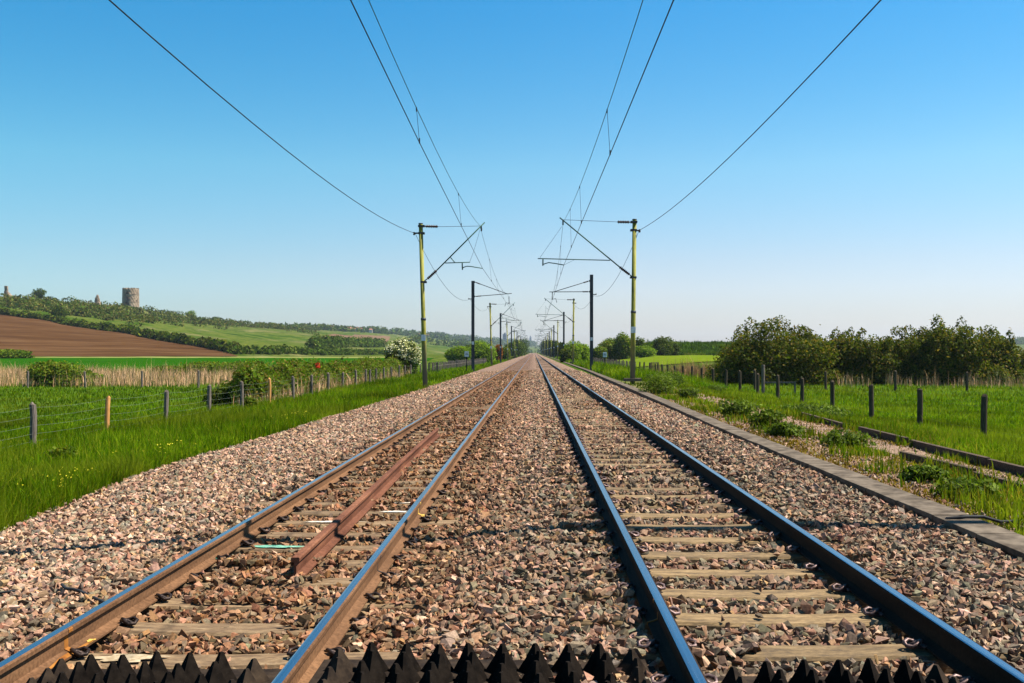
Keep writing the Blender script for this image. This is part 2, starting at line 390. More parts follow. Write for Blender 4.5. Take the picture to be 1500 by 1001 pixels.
# ballast stones -----------------------------------------------------------
def ico(sub):
    bm = bmesh.new(); bmesh.ops.create_icosphere(bm, subdivisions=sub, radius=1); bm.verts.ensure_lookup_table()
    V = np.array([v.co[:] for v in bm.verts]); Fc = np.array([[v.index for v in f.verts] for f in bm.faces]); bm.free(); return V, Fc
def protos(sub, n, seed, kmin=8, kmax=13):
    """broken stones: hulls of a few random points, so facets are flat and edges sharp"""
    rg = np.random.default_rng(seed); out = []
    while len(out) < n:
        k = rg.integers(kmin, kmax); P = rg.uniform(-1, 1, (k, 3)); P /= np.maximum(1, np.linalg.norm(P, axis=1)/rg.uniform(.85, 1.0, k))[:, None]
        P = P/np.linalg.norm(P, axis=1)[:, None]*rg.uniform(.75, 1.0, k)[:, None]
        P *= np.array([1, rg.uniform(.5,.85), rg.uniform(.3,.6)])
        bm = bmesh.new(); [bm.verts.new(p) for p in P]; bmesh.ops.convex_hull(bm, input=bm.verts)
        bmesh.ops.delete(bm, geom=[v for v in bm.verts if not v.link_faces], context='VERTS')
        bmesh.ops.triangulate(bm, faces=bm.faces); bm.verts.index_update(); bm.verts.ensure_lookup_table()
        V = np.array([v.co[:] for v in bm.verts]); Fc = np.array([[v.index for v in f.verts] for f in bm.faces]); bm.free()
        V -= V.mean(0); V /= np.abs(V).max(); out.append((V, Fc))
    return out, None
def rotm(n, rg, tilt=.6):
    a = rg.uniform(0, 2*np.pi, n); b = rg.normal(0, tilt, n); c = rg.normal(0, tilt, n)
    ca, sa, cb, sb, cc, sc = np.cos(a), np.sin(a), np.cos(b), np.sin(b), np.cos(c), np.sin(c)
    Z = np.zeros(n); O = np.ones(n)
    Rz = np.stack([ca,-sa,Z, sa,ca,Z, Z,Z,O], 1).reshape(n,3,3); Rx = np.stack([O,Z,Z, Z,cb,-sb, Z,sb,cb], 1).reshape(n,3,3)
    Ry = np.stack([cc,Z,sc, Z,O,Z, -sc,Z,cc], 1).reshape(n,3,3); return Rz@Rx@Ry
PAL = np.array([[.47,.315,.245],[.52,.36,.28],[.40,.265,.20],[.36,.25,.18],[.30,.255,.20],[.27,.255,.21],[.22,.20,.17],[.17,.135,.115],[.44,.29,.17],[.60,.46,.38],[.33,.18,.13],[.20,.12,.09]])
PW = np.array([.17,.12,.14,.10,.09,.08,.06,.05,.06,.06,.04,.03]); PW /= PW.sum()
PG = np.array([.09,.09,.10,.06,.15,.17,.12,.08,.03,.06,.03,.02]); PG /= PG.sum()
def stones(pts, size, pr, Fc, rg, tilt=.75):
    n = len(pts); Rm = rotm(n, rg, tilt); S = size*np.minimum(rg.lognormal(-.08, .34, n), 1.4)
    idx = rg.integers(0, len(pr), n)
    _, rust = tone_bed(pts[:,0], pts[:,1])
    grey = np.clip((pts[:,0]+.6)/1.5, 0, 1)*(.6+.4*(fbm(pts[:,0], pts[:,1], 2.5, 41) > .47))
    grey = np.maximum(grey, .25)*(1-np.clip((pts[:,1]-12)/15,0,.65))
    c1 = PAL[rg.choice(len(PAL), n, p=PW)]; c2 = PAL[rg.choice(len(PAL), n, p=PG)]
    c = np.where((rg.random(n) < grey)[:, None], c2, c1)
    rm = np.clip(rust*rg.uniform(.4,1.1,n), 0, .9)[:, None]
    c = c*(1-rm) + (c*np.array([.52,.40,.29])+np.array([.022,.011,.002]))*rm
    dk = 1-.20*np.clip((pts[:,0]+.9)/.9, 0, 1)*np.clip((26-pts[:,1])/12, 0, 1)
    c = c*dk[:, None]*rg.uniform(.55,1.35,(n,1))*rg.normal(1,.045,(n,3))
    Vs, Fs, Cs = [], [], []; off = 0
    for k in range(len(pr)):
        s = idx == k; m = int(s.sum())
        if not m: continue
        P, Fk = pr[k]; nv = len(P)
        Vs.append((np.einsum('nij,vj->nvi', Rm[s], P)*S[s][:, None, None] + pts[s][:, None, :]).reshape(-1,3).astype(np.float32))
        Fs.append((Fk[None] + (np.arange(m)*nv)[:, None, None]).reshape(-1, 3)+off); Cs.append(np.repeat(c[s], nv, 0)); off += m*nv
    return np.concatenate(Vs), np.concatenate(Fs), np.concatenate(Cs)
SLEEP0 = {'L': 5.17, 'R': 4.99}; SP = .668
def scatter(y0, y1, step, sz, rg, x0=-7.0, x1=4.0, layers=((1,0),)):
    P = []
    for frac, dz in layers:
        gx, gy = np.meshgrid(np.arange(x0, x1, step), np.arange(y0, y1, step)); n = gx.size
        gx = gx.ravel() + rg.uniform(-.5,.5,n)*step*1.3; gy = gy.ravel() + rg.uniform(-.5,.5,n)*step*1.3
        k = (rg.random(n) < frac) & (np.abs(gx) < gy*.60+1.2)
        ed = np.interp(gy, EY, EX) + (fbm(gy, gy*0, 3, 23)-.5)*.5 + rg.normal(0,.14,n)
        k &= gx > ed
        for rx in RAILS.values(): k &= np.abs(gx-rx) > .085
        ztop = np.where(gx < -.4, ZL-.17, ZR-.17)
        cen = np.where(gx < -.4, LT, RT); key = np.where(gx < -.4, SLEEP0['L'], SLEEP0['R'])
        ph = ((gy-key+SP/2) % SP)-SP/2
        on = (np.abs(gx-cen) < 1.28) & (np.abs(ph) < .13)
        cover = fbm(gx, gy, 1.1, 51) + np.where(gx < -.4, .0, -.06) + np.clip((gy-14)/30, 0, .06)*(gx < -.4) + .34*(np.abs(gx-cen) > .85)
        ix = np.round((gy-key)/SP); cover = np.where((gx < -.4) & np.isin(ix, [1,6,8,9,10]), cover-.14, cover)
        up = on & (cover > .55) & (rg.random(n) < .75); stray = on & (rg.random(n) < .008)
        drop = on & ~up & ~stray; k &= ~drop
        z = Bz(gx, gy) + dz + rg.uniform(-.3,.5,n)*sz
        z = np.where(on & (up | stray), ztop+.12*sz+rg.uniform(0,.45,n)*sz, z)
        z = z - np.clip(ed+.4-gx, 0, 1)*.1
        P.append(np.stack([gx, gy, z], 1)[k])
    return np.concatenate(P)
rg = np.random.default_rng(3)
prA, FA = protos(1, 36, 1, 8, 13); prB, FB = protos(1, 24, 2, 7, 10)
parts = []
parts.append(stones(scatter(4.5, 10.5, .039, .036, rg, -6.6, 4.0, ((1,-.010),(.6,.012))), .036, prA, FA, rg))
parts.append(stones(scatter(10.5, 22, .050, .038, rg, -7.0, 4.0, ((1,-.006),(.45,.014))), .038, prB, FB, rg))
parts.append(stones(scatter(22, 42, .060, .040, rg, -7.0, 4.3), .041, prB, FB, rg))
parts.append(stones(scatter(42, 95, .105, .045, rg, -7.0, 4.5), .058, prB, FB, rg))
V = np.concatenate([p[0] for p in parts]); C = np.concatenate([p[2] for p in parts]); o = 0; FF = []
for p in parts: FF.append(p[1]+o); o += len(p[0])
o = npmesh('ballast', V, np.concatenate(FF), M['stone'], C); tag(o, 'loose pink, tan and grey crushed stones around and between the tracks', kind='stuff')
del parts, V, C, FF

# chippings behind the trough
n = 9000; px = rg.uniform(4.45, 8.6, n); py = 9+rg.random(n)**1.6*30
k = fbm(px, py, 1.4, 61) > .42; px, py = px[k], py[k]
V, Fa, C = stones(np.stack([px, py, H(px, py)+.012], 1), .024, prB, FB, rg)
o = npmesh('chippings', V, Fa, M['stone'], C*1.05); tag(o, 'scattered pinkish chippings on the earth beside the cable trough', kind='stuff')

# ------------------------------------------------------------------ rails
HP = [(-.07,0),(-.07,.011),(-.035,.02),(-.0095,.032),(-.0085,.115),(-.016,.121),(-.034,.127),(-.035,.15),(-.031,.1565),(-.022,.159),(.022,.159),(.031,.1565),(.035,.15),(.034,.127),(.016,.121),(.0085,.115),(.0095,.032),(.035,.02),(.07,.011),(.07,0)]
def rail(path, ztop, mats, name, kind_top=True):
    vs = []; fs = []; mi = []; n = len(HP)
    for (x, y) in path: vs += [(x+a, y, ztop-.159+b) for a, b in HP]
    for i in range(len(path)-1):
        for j in range(n):
            a = i*n+j; b = i*n+(j+1) % n; fs.append((a, a+n, b+n, b)); mi.append(1 if (kind_top and j in (8,9)) else 0)
    fs.append(tuple(range(n))); fs.append(tuple(range(len(path)*n-1, (len(path)-1)*n-1, -1))); mi += [0,0]
    m = MB(); m.v = vs; m.f = fs; m.m = mi; return m.build(name, mats)
def collar(parent, x, y, zt, mat, w=.022, grow=.004):
    m = MB(); vs = []; n = len(HP)
    for dy in (-w/2, w/2): vs += [(x+a*(1+grow/.035*.6), y+dy, zt-.159+b*1.0+(grow if 0 < b < .15 else 0)-(.0015 if b > .15 else 0)) for a, b in HP]
    fs = [(j, j+n, (j+1) % n+n, (j+1) % n) for j in range(n)] + [tuple(range(n)), tuple(range(2*n-1, n-1, -1))]
    m.add(vs, fs); return m.build('weld_collar', mat, parent)
ypath = [-5,4,5,6,8,12,20,40,80,160,400,900,1900]
rl = {}
for key, zt, lab in (('LL', ZL, 'outer left rail of the left track, shiny blue head and orange stain near the spikes'),
                     ('LR', ZL, 'inner rail of the left track, just right of the loose rusty rail'),
                     ('RL', ZR, 'inner rail of the right track, black shadow along its left side'),
                     ('RR', ZR, 'outer right rail, nearest the concrete cable trough')):
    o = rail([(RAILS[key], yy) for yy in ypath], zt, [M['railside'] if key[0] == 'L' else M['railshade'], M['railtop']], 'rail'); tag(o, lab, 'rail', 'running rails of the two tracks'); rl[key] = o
collar(rl['LL'], RAILS['LL'], 5.86, ZL, M['rustpatch'], .05, .006); collar(rl['LR'], RAILS['LR'], 7.95, ZL, M['cable'], .018); collar(rl['LR'], RAILS['LR'], 10.75, ZL, M['painty'], .05)
collar(rl['RL'], RAILS['RL'], 6.1, ZR, M['rustpatch'], .02)
def blob_sheet(cx, cy, z, rx, ry, seed, tilt=None):
    rg2 = random.Random(seed); vs = [(cx, cy, z)]; n = 22
    for i in range(n):
        a = 2*math.pi*i/n; r = rg2.uniform(.55, 1.1); vs.append((cx+rx*r*math.cos(a), cy+ry*r*math.sin(a), z))
    return MB().add(vs, [(0, i+1, (i+1) % n+1) for i in range(n)])
def foot_sheet(x, y, zt, ly, seed):   # stain lying on the sloped foot of a rail, inner side
    m = MB(); rg2 = random.Random(seed); z0 = zt-.159; rows = []
    for i in range(9):
        yy = y-ly/2+ly*i/8; k = math.sin(math.pi*(i+.3)/8.6)
        lo = .069; hi = .069-.034*max(.25, k*rg2.uniform(.8,1.2))
        rows.append([(x+lo, yy, z0+.0125), (x+max(.036,hi), yy, z0+.0125+.0095*(lo-max(.036,hi))/.035)])
    for r in rows: m.v += r
    for i in range(8): m.f.append((2*i,2*i+1,2*i+3,2*i+2)); m.m.append(0)
    return m
foot_sheet(RAILS['LL'], 5.80, ZL, .62, 3).build('rust_stain', M['rustpatch'], rl['LL'])
foot_sheet(RAILS['LL'], 6.08, ZL, .10, 9).build('yellow_mark', M['painty'], rl['LL'])
foot_sheet(RAILS['LL'], 8.55, ZL, .16, 5).build('green_mark', M['paintg'], rl['LL'])
foot_sheet(RAILS['LR'], 10.75, ZL, .18, 6).build('yellow_mark', M['painty'], rl['LR'])
# loose rail
lo = rail([(-1.885,7.86),(-1.92,11),(-1.99,15),(-2.06,21.3)], -.052, [M['railbrown']], 'loose_rail', False)
tag(lo, 'rusty red-brown spare rail lying loose between the rails of the left track', 'rail')
collar(lo, -1.902, 9.55, -.052, M['railbrown'], .03, .006)

# ------------------------------------------------------------------ sleepers
def sleeper_mesh(zt, cen):
    m = MB(); xsn = [-1.29,-1.05,-.6,-.25,.25,.6,1.05,1.29]; dip = [0,0,-.006,-.014,-.014,-.006,0,0]
    for x, d in zip(xsn, dip):
        for yy, z in ((-.142,-.17),(-.125,d-.018),(-.108,d),(.108,d),(.125,d-.018),(.142,-.17)): m.v.append((x, yy, z))
    for i in range(len(xsn)-1):
        for j in range(5): a = i*6+j; m.f.append((a, a+6, a+7, a+1)); m.m.append(0)
    m.f.append(tuple(range(6))); m.m.append(0); k = len(m.v); m.f.append(tuple(range(k-1, k-7, -1))); m.m.append(0); return m
def clip_mesh(sd):
    m = MB(); P = [(.035,.012,.026),(.075,.03,.030),(.118,.034,.042),(.150,.014,.034),(.150,-.02,.020),(.118,-.038,.020),(.085,-.034,.040),(.06,-.012,.046),(.090,.004,.030),(.135,.0,.012)]
    m.tube([(sd*(a+.01), b, c) for a, b, c in P], .0115, 7); m.box((sd*.105, 0, .012), (.07,.05,.02)); m.box((sd*.062,0,.018),(.03,.085,.012)); return m
GS = {'L': 'sleepers of the left track', 'R': 'sleepers of the right track'}
clipdata = {}
for s in (-1, 1):
    for nm in ('clip', 'clipdark'):
        t = clip_mesh(s).build('rail_clip', M[nm], smooth=True); clipdata[(s, nm)] = t.data; bpy.data.objects.remove(t)
for T, cen, zt, mat in (('L', LT, ZL, M['sleeperL']), ('R', RT, ZR, M['sleeperR'])):
    t = sleeper_mesh(zt, cen).build('railway_sleeper', mat); data = t.data; bpy.data.objects.remove(t)
    side = 'left' if T == 'L' else 'right'; col = 'brown' if T == 'L' else 'sandy'
    for i in range(150):
        yy = SLEEP0[T] + SP*i
        o = bpy.data.objects.new('railway_sleeper', data); COL.objects.link(o)
        o.location = (cen+random.uniform(-.02,.02), yy+random.uniform(-.012,.012), zt-.172); o.rotation_euler = (0, random.uniform(-.003,.003), random.uniform(-.006,.006))
        if i < 30: lab = f'{col} sleeper in the {side} track, {ordinal(i+1)} counted from the black spikes'
        else: lab = f'small far {col} sleeper in the {side} track, over thirty sleepers beyond the spikes'
        tag(o, lab, 'sleeper', GS[T])
        if i < 34:
            for rx in (-.7525, .7525):
                for sd in (-1, 1):
                    c = bpy.data.objects.new('rail_clip', clipdata[(sd, 'clipdark' if T == 'L' else 'clip')]); COL.objects.link(c)
                    c.parent = o; c.location = (rx, 0, .004); c.rotation_euler = (0,0,random.uniform(-.1,.1))
        marks = {('L',6):('paintg',-.38,.27,.07), ('L',8):('paintw',-.12,.36,.06), ('L',9):('paintw',.46,.22,.07), ('L',10):('paintw',.35,.30,.06), ('L',1):('sand',-.36,.26,.085), ('L',21):('paintw',.1,.5,.05), ('L',22):('paintw',.3,.35,.05)}
        if (T, i) in marks:
            mk, mx, ra, rb = marks[(T, i)]; o['label'] = {'paintg': 'brown left track sleeper splashed with bright green paint', 'sand': o['label'].replace('brown sleeper', 'sandy-crusted sleeper'), 'paintw': o['label'].replace('brown sleeper', 'white-smeared sleeper')}[mk]
            blob_sheet(mx, 0, .001, ra, rb, i).build('paint_mark', M[mk], o)
m = MB()
for cen, zt, T in ((LT, ZL, 'L'), (RT, ZR, 'R')):
    for i in range(150, 420):
        m.box((cen, SLEEP0[T]+SP*i, zt-.172-.06), (2.58, .22, .12))
tag(m.build('distant_sleepers', M['sleeperL']), 'run of tiny far-off sleepers towards the vanishing point of both tracks', kind='stuff')

# ------------------------------------------------------------------ spiked anti-trespass panels
def spike_panel(x0, x1, ytip, ztip, label, hs=.145, pitch=.172, rows=6, lowL=False, lowR=False, zoff=0, dusty=0):
    root = empty('spiked_panel', ((x0+x1)/2, ytip-.4, ztip-.2), label, 'spiked panel', 'black spiked panels across the tracks'); L = root.location
    mS = MB(); mD = MB(); base = MB()
    base.box(((x0+x1)/2-L.x, ytip-.30-L.y, ztip-hs-.03-L.z), (x1-x0, .98, .05)); base.build('base', M['dustspike'], root)
    for r in range(rows):
        yy = ytip - .16*r; off = pitch*.35 if r % 2 else 0
        nx = int((x1-x0+.03)/pitch); st = (x1-x0-nx*pitch)/2 if r % 2 == 0 else 0
        for i in range(nx):
            cx = x0+st+pitch*(i+.5)+off
            if cx+pitch/2 > x1+.045: continue
            edge = (lowL and i == 0) or (lowR and i == nx-1); h = hs*(.78 if edge else random.uniform(.93,1.05))
            tx = random.uniform(-.012,.012); t = .012; b = pitch/2*1.0; z0 = ztip-hs-.004
            if edge: yo = random.uniform(-.02,.02)
            else: yo = 0
            vs = [(cx,yy-b*1.5+yo,z0),(cx+b*1.04,yy+yo,z0),(cx,yy+b*1.5+yo,z0),(cx-b*1.04,yy+yo,z0)]
            k = .46
            vs += [(cx+tx*.5+a*b*(1-k)*1.06, yy+yo+c*b*1.5*(1-k)*1.03, z0+h*k) for a, c in ((0,-1),(1,0),(0,1),(-1,0))]
            vs += [(cx+tx,yy-t+yo,z0+h),(cx+tx+t,yy+yo,z0+h),(cx+tx,yy+t+yo,z0+h),(cx+tx-t,yy+yo,z0+h)]
            vs = [(a-L.x, c-L.y, d-L.z) for a, c, d in vs]
            fs = [(0,1,5,4),(1,2,6,5),(2,3,7,6),(3,0,4,7),(4,5,9,8),(5,6,10,9),(6,7,11,10),(7,4,8,11),(8,9,10,11)]
            if edge: MB().add(vs, fs).build('low_spike', M['dustspike'], root)
            else: mS.add(vs, fs)
    mS.build('spikes', M['spike'], root)
spike_panel(-4.0, RAILS['LL']-.12, 5.10, ZL, 'black spiked panel outside the left rail at the left edge', lowR=True)
spike_panel(RAILS['LL']+.10, RAILS['LR']-.10, 5.30, ZL+.022, 'black spiked panel between the rails of the left track', lowL=True, lowR=True)
spike_panel(RAILS['LR']+.10, RAILS['RL']-.12, 5.31, .022, 'black spiked panel between the two tracks', lowL=True, lowR=True)
spike_panel(RAILS['RL']+.10, RAILS['RR']-.10, 5.0, ZR-.03, 'black spiked panel between the rails of the right track', lowL=True, lowR=True)
spike_panel(RAILS['RR']+.12, 4.0, 5.02, ZR-.03, 'black spiked panel outside the right rail at the right edge', lowL=True)

# ------------------------------------------------------------------ cable trough
ty = np.array([4, 20, 43, 90, 200, 600.]); tx = np.array([4.0, 4.0, 4.3, 4.75, 4.95, 4.95])
def trough_x(y): return float(np.interp(y, ty, tx))
root = empty('cable_trough', (4.2, 6, -.1), 'long straight grey concrete cable trough beside the right track', 'cable trough')
m = MB(); pts = [6,12,20,30,43,60,90,200,600]
for i in range(len(pts)-1):
    y0, y1 = pts[i], pts[i+1]; a, b = trough_x(y0), trough_x(y1)
    vs = [(a+.02,y0,-.5),(a+.37,y0,-.5),(b+.37,y1,-.5),(b+.02,y1,-.5),(a+.02,y0,-.125),(a+.37,y0,-.125),(b+.37,y1,-.125),(b+.02,y1,-.125)]
    m.add([(x-4.2,y-6,z+.1) for x,y,z in vs], [(4,5,6,7),(0,1,5,4),(1,2,6,5),(2,3,7,6),(3,0,4,7)])
m.build('trough_body', M['concrete'], root)
yy = 6.0; k = 0
while k < 99:
    L = .99; a = trough_x(yy+.5); an = math.atan2(trough_x(yy+1)-trough_x(yy), 1)
    mm = MB().box((0,0,0), (.38, L-.012, .055)); o = mm.build('lid', M['concrete'], root, bevel=.008)
    o.location = (a+.19-4.2+random.uniform(-.006,.006), yy+.5-6, -.094+.1+random.uniform(-.004,.004)); o.rotation_euler = (random.uniform(-.004,.004), random.uniform(-.008,.008), -an+random.uniform(-.004,.004))
    yy += 1.0; k += 1
m = MB(); b0 = yy
while b0 < 600:
    b1 = min(b0*1.15, 600); a, b = trough_x(b0), trough_x(b1)
    m.add([(x-4.2,y-6,z) for x,y,z in ((a,b0,.031),(a+.38,b0,.031),(b+.38,b1,.031),(b,b1,.031),(a,b0,-.03),(b,b1,-.03))], [(0,1,2,3),(4,0,3,5)]); b0 = b1
o = m.build('distant_lids', M['concrete'], root); o['kind'] = 'stuff'

# old edging behind trough + gravel path
def strip(name, x0f, x1f, y0, y1, zf, mat, n=60, wob=.12):
    ysn = np.linspace(y0, y1, n); a = np.array([x0f(t) for t in ysn])+(vn(ysn, ysn*0, .9, 71)-.5)*wob; b = np.array([x1f(t) for t in ysn])+(vn(ysn, ysn*0, .7, 72)-.5)*wob
    w = np.linspace(0, 1, 7)[:, None]; X = a[None]*(1-w)+b[None]*w; Y = np.repeat(ysn[None], 7, 0)
    return grid_mesh(name, X.T, Y.T, (H(X, Y)+zf(X, Y)).T, mat)
o = strip('gravel_path', lambda t: 6.05+.012*(t-10), lambda t: 6.72+.02*(t-10), 8, 46, lambda X, Y: .012+0*X, M['path'], 90, .25); tag(o, 'narrow pink gravel path between the low edgings on the right', kind='structure')
def kerb(x, y, L, an, label, h=.19, w=.08):
    m = MB().box((0,0,0), (w, L, h)); o = m.build('edging_board', M['timber'], bevel=.006); o.location = (x, y, float(H(x, y))+h/2-.045); o.rotation_euler = (random.uniform(-.01,.01), random.uniform(-.05,.05), an)
    return tag(o, label, 'edging', 'old edging boards beside the gravel path')
outer = [(6.93,10.6,3.0,-.02),(7.0,13.75,3.2,-.015),(7.08,17.1,3.4,-.03),(7.2,20.6,3.0,-.03),(7.35,25.5,4.0,-.03)]
for i, (x, y, L, a) in enumerate(outer): kerb(x, y, L, a, ['dark edging board along the path, outer row, nearest', 'dark edging board, middle of the outer row beside grass', 'dark edging board, third of the outer row from the right edge of the photo', 'dark edging board of the outer row, fourth from the right edge, low in grass', 'farthest dark edging board of the outer row, near the round weed mats'][i])
inner = [(5.98,9.6,2.6,-.02),(6.04,12.3,2.6,0.01),(6.12,15.2,2.6,.02)]
for i, (x, y, L, a) in enumerate(inner): kerb(x, y, L, a, ['dark edging board of the inner row at the right edge of the photo', 'short dark edging board of the inner row, half sunk in weeds', 'farthest edging board of the inner row, almost grown over'][i], .17)

# cables on the ground
def wiggle(p0, p1, n, amp, seed, zf):
    rg2 = random.Random(seed); out = []
    for i in range(n):
        t = i/(n-1); x = p0[0]*(1-t)+p1[0]*t+amp*math.sin(t*5+seed); y = p0[1]*(1-t)+p1[1]*t+amp*math.cos(t*7+seed)*.8+rg2.uniform(-.1,.1)*amp; out.append((x, y, zf(x, y)))
    return out
m = MB(); pts = [(4.0,9.75,-.13),(4.05,9.76,-.06),(4.25,9.78,-.048),(4.42,9.80,-.05)]+[(4.5+.12*i, 9.8+.10*math.sin(i*.35)+.02*i, float(H(4.5+.12*i, 9.8))+.03) for i in range(1,14)]
m.tube(pts, .016, 8); tag(m.build('ground_cable', M['cable'], smooth=True), 'black cable lying across the concrete trough at the right edge', 'cable')
m = MB(); pts = wiggle((-3.62,7.55),(-2.98,7.0),10,.05,2, lambda x, y: float(Bz(x,y))+.055); m.tube(pts, .012, 6); tag(m.build('ground_cable', M['cable'], smooth=True), 'short black cable end on the ballast by the far left rail', 'cable')
m = MB(); pts = wiggle((-4.6,7.45),(-3.85,7.4),10,.04,5, lambda x, y: float(Bz(x,y))+.055); m.tube(pts, .010, 6); tag(m.build('ground_cable', M['cable'], smooth=True), 'thin dark stick of cable on the ballast at the left edge', 'cable')
# guessed cable, added above the view to cast the cross shadow on the ballast
m = MB(); m.tube([(x, 10.1+.012*x, 7.4+.006*(x-4)**2) for x in np.linspace(-14, 22, 40)], .10, 8); tag(m.build('added_shadow_cable', M['cable'], smooth=True), 'added unseen black cable high across both tracks, casting the thin cross shadow', 'cable')

# ------------------------------------------------------------------ masts
def shade_shed(m, p0, p1, r, n=7):
    """ribbed insulator between two points"""
    p0, p1 = Vector(p0), Vector(p1); k = n*4; pts = []; rs = []
    for i in range(k+1):
        t = i/k; pts.append(p0.lerp(p1, t)); rs.append(r if i % 4 in (1,2) else r*.55)
    rs[0] = rs[-1] = r*.35; m.tube(pts, rs, 10)
def plane(Y): 
    s = Y/F
    return lambda px, py, dy=0: Vector(((px-VX)*s, Y+dy, CZ+(VY-py)*s))
MASTS = []
def build_mast_lichen(side, Y, label, full=True):
    q = plane(Y)
    if side == 'L':
        top, foot = q(616.3,328), q(623,570); r0 = .125
    else:
        top, foot = q(929.5,322), q(926.5,556); r0 = .125
    root = empty('line_mast', (foot.x, Y, foot.z), label, 'mast', 'masts carrying the overhead wires'); O = root.location
    def B(m, nm, mat, sm=True): 
        m.v = [(a-O.x, b-O.y, c-O.z) for a, b, c in m.v]; return m.build(nm, mat, root, smooth=sm)
    m = MB(); m.tube([foot+Vector((0,0,-.3)), foot.lerp(top,.42), foot.lerp(top,.425), top], [r0*1.08, r0*1.05, r0*.93, r0*.9], 16); B(m, 'pole', M['mast'])
    m = MB(); m.tube([top+Vector((0,0,-.02)), top+Vector((0,0,.03))], r0*1.0, 16); B(m, 'pole_cap', M['steel']); m = MB(); m.tube([foot.lerp(top,.415), foot.lerp(top,.43)], r0*1.15, 16); B(m, 'pole_collar', M['steel'])
    m = MB(); m.box((foot.x, Y, foot.z-.02), (.9,.8,.16)); B(m, 'foot_block', M['concrete'], False)
    f = foot.lerp(top, .31); m = MB(); m.box((f.x, Y-r0*1.1, f.z), (.24,.02,.34)); B(m, 'number_plate', M['plate'], False)
    a = MB(); w = MB(); ins = Sep('insulator', M['insul'], root, O, True); br = Sep('bracket', M['steel'], root, O)
    if side == 'L':
        br.box(q(617.5,331.5), (.36,.34,.10)); br.box(q(617.5,342), (.34,.34,.10)); br.tube([q(606,342), q(620,341.5)], .045, 8)
        br.box(q(620.5,413.5), (.34,.34,.10)); shade_shed(ins, q(606.5,340), q(606.5,345), .06, 2)
        br.tube([q(618,331.5), q(624,331.7)], .03, 8); shade_shed(ins, q(623.5,331.7), q(641.5,332.2), .085)
        w.tube([q(641,332.2), q(646,332.3), q(704.5,331.3)], .012, 6)
        br.tube([q(620,413), q(627,408)], .03, 8); shade_shed(ins, q(626.5,408.5), q(639.5,396.5), .085)
        a.tube([q(639,397), q(710,326)], .035, 8)
        a.tube([q(652,385.6), q(688.5,384.3)], .026, 8); a.tube([q(660,377.5), q(666.5,385)], .026, 8)
        a.tube([q(677,384.8), q(677.4,395.5)], .035, 8); a.tube([q(677.4,393), q(680,391.5), q(684,390.2), q(690,390.6), q(698,392), q(707,393.3)], .026, 8)
        w.tube([q(688,384), q(694,368), q(704,334)], .008, 6)
        br.tube([q(704.5,331), q(705.5,336), q(705,339)], .04, 8)
    else:
        br.box(q(928.5,325.5), (.36,.34,.10)); br.box(q(928,337.5), (.34,.34,.10)); br.tube([q(925,338), q(938,338)], .045, 8); shade_shed(ins, q(937,336), q(937,341), .06, 2)
        br.box(q(927.5,406.7), (.34,.34,.10))
        br.tube([q(928,325.6), q(921,325.6)], .03, 8); shade_shed(ins, q(922,325.6), q(904.5,325.4), .085)
        w.tube([q(905,325.4), q(898,325), q(829,322.3), q(824,322.5)], .012, 6)
        br.tube([q(927.5,406.7), q(921.5,402)], .03, 8); shade_shed(ins, q(921.8,402.3), q(907.5,391.3), .085)
        a.tube([q(908,391.7), q(820,319)], .035, 8)
        a.tube([q(893.7,381.6), q(787.7,379)], .026, 8); a.tube([q(795.4,379), q(795.2,389.5)], .035, 8)
        a.tube([q(795.2,387.8), q(799,386.2), q(804,384.9), q(812,386), q(826,388.5)], .026, 8)
        w.tube([q(791.4,379), q(791.4,377), q(823,332)], .008, 6); w.tube([q(826,388.5), q(841,381)], .008, 6)
        br.tube([q(824.7,322), q(824.7,330)], .04, 8)
    B(a, 'cantilever', M['copper']); B(w, 'tie_wire', M['cable']); return root
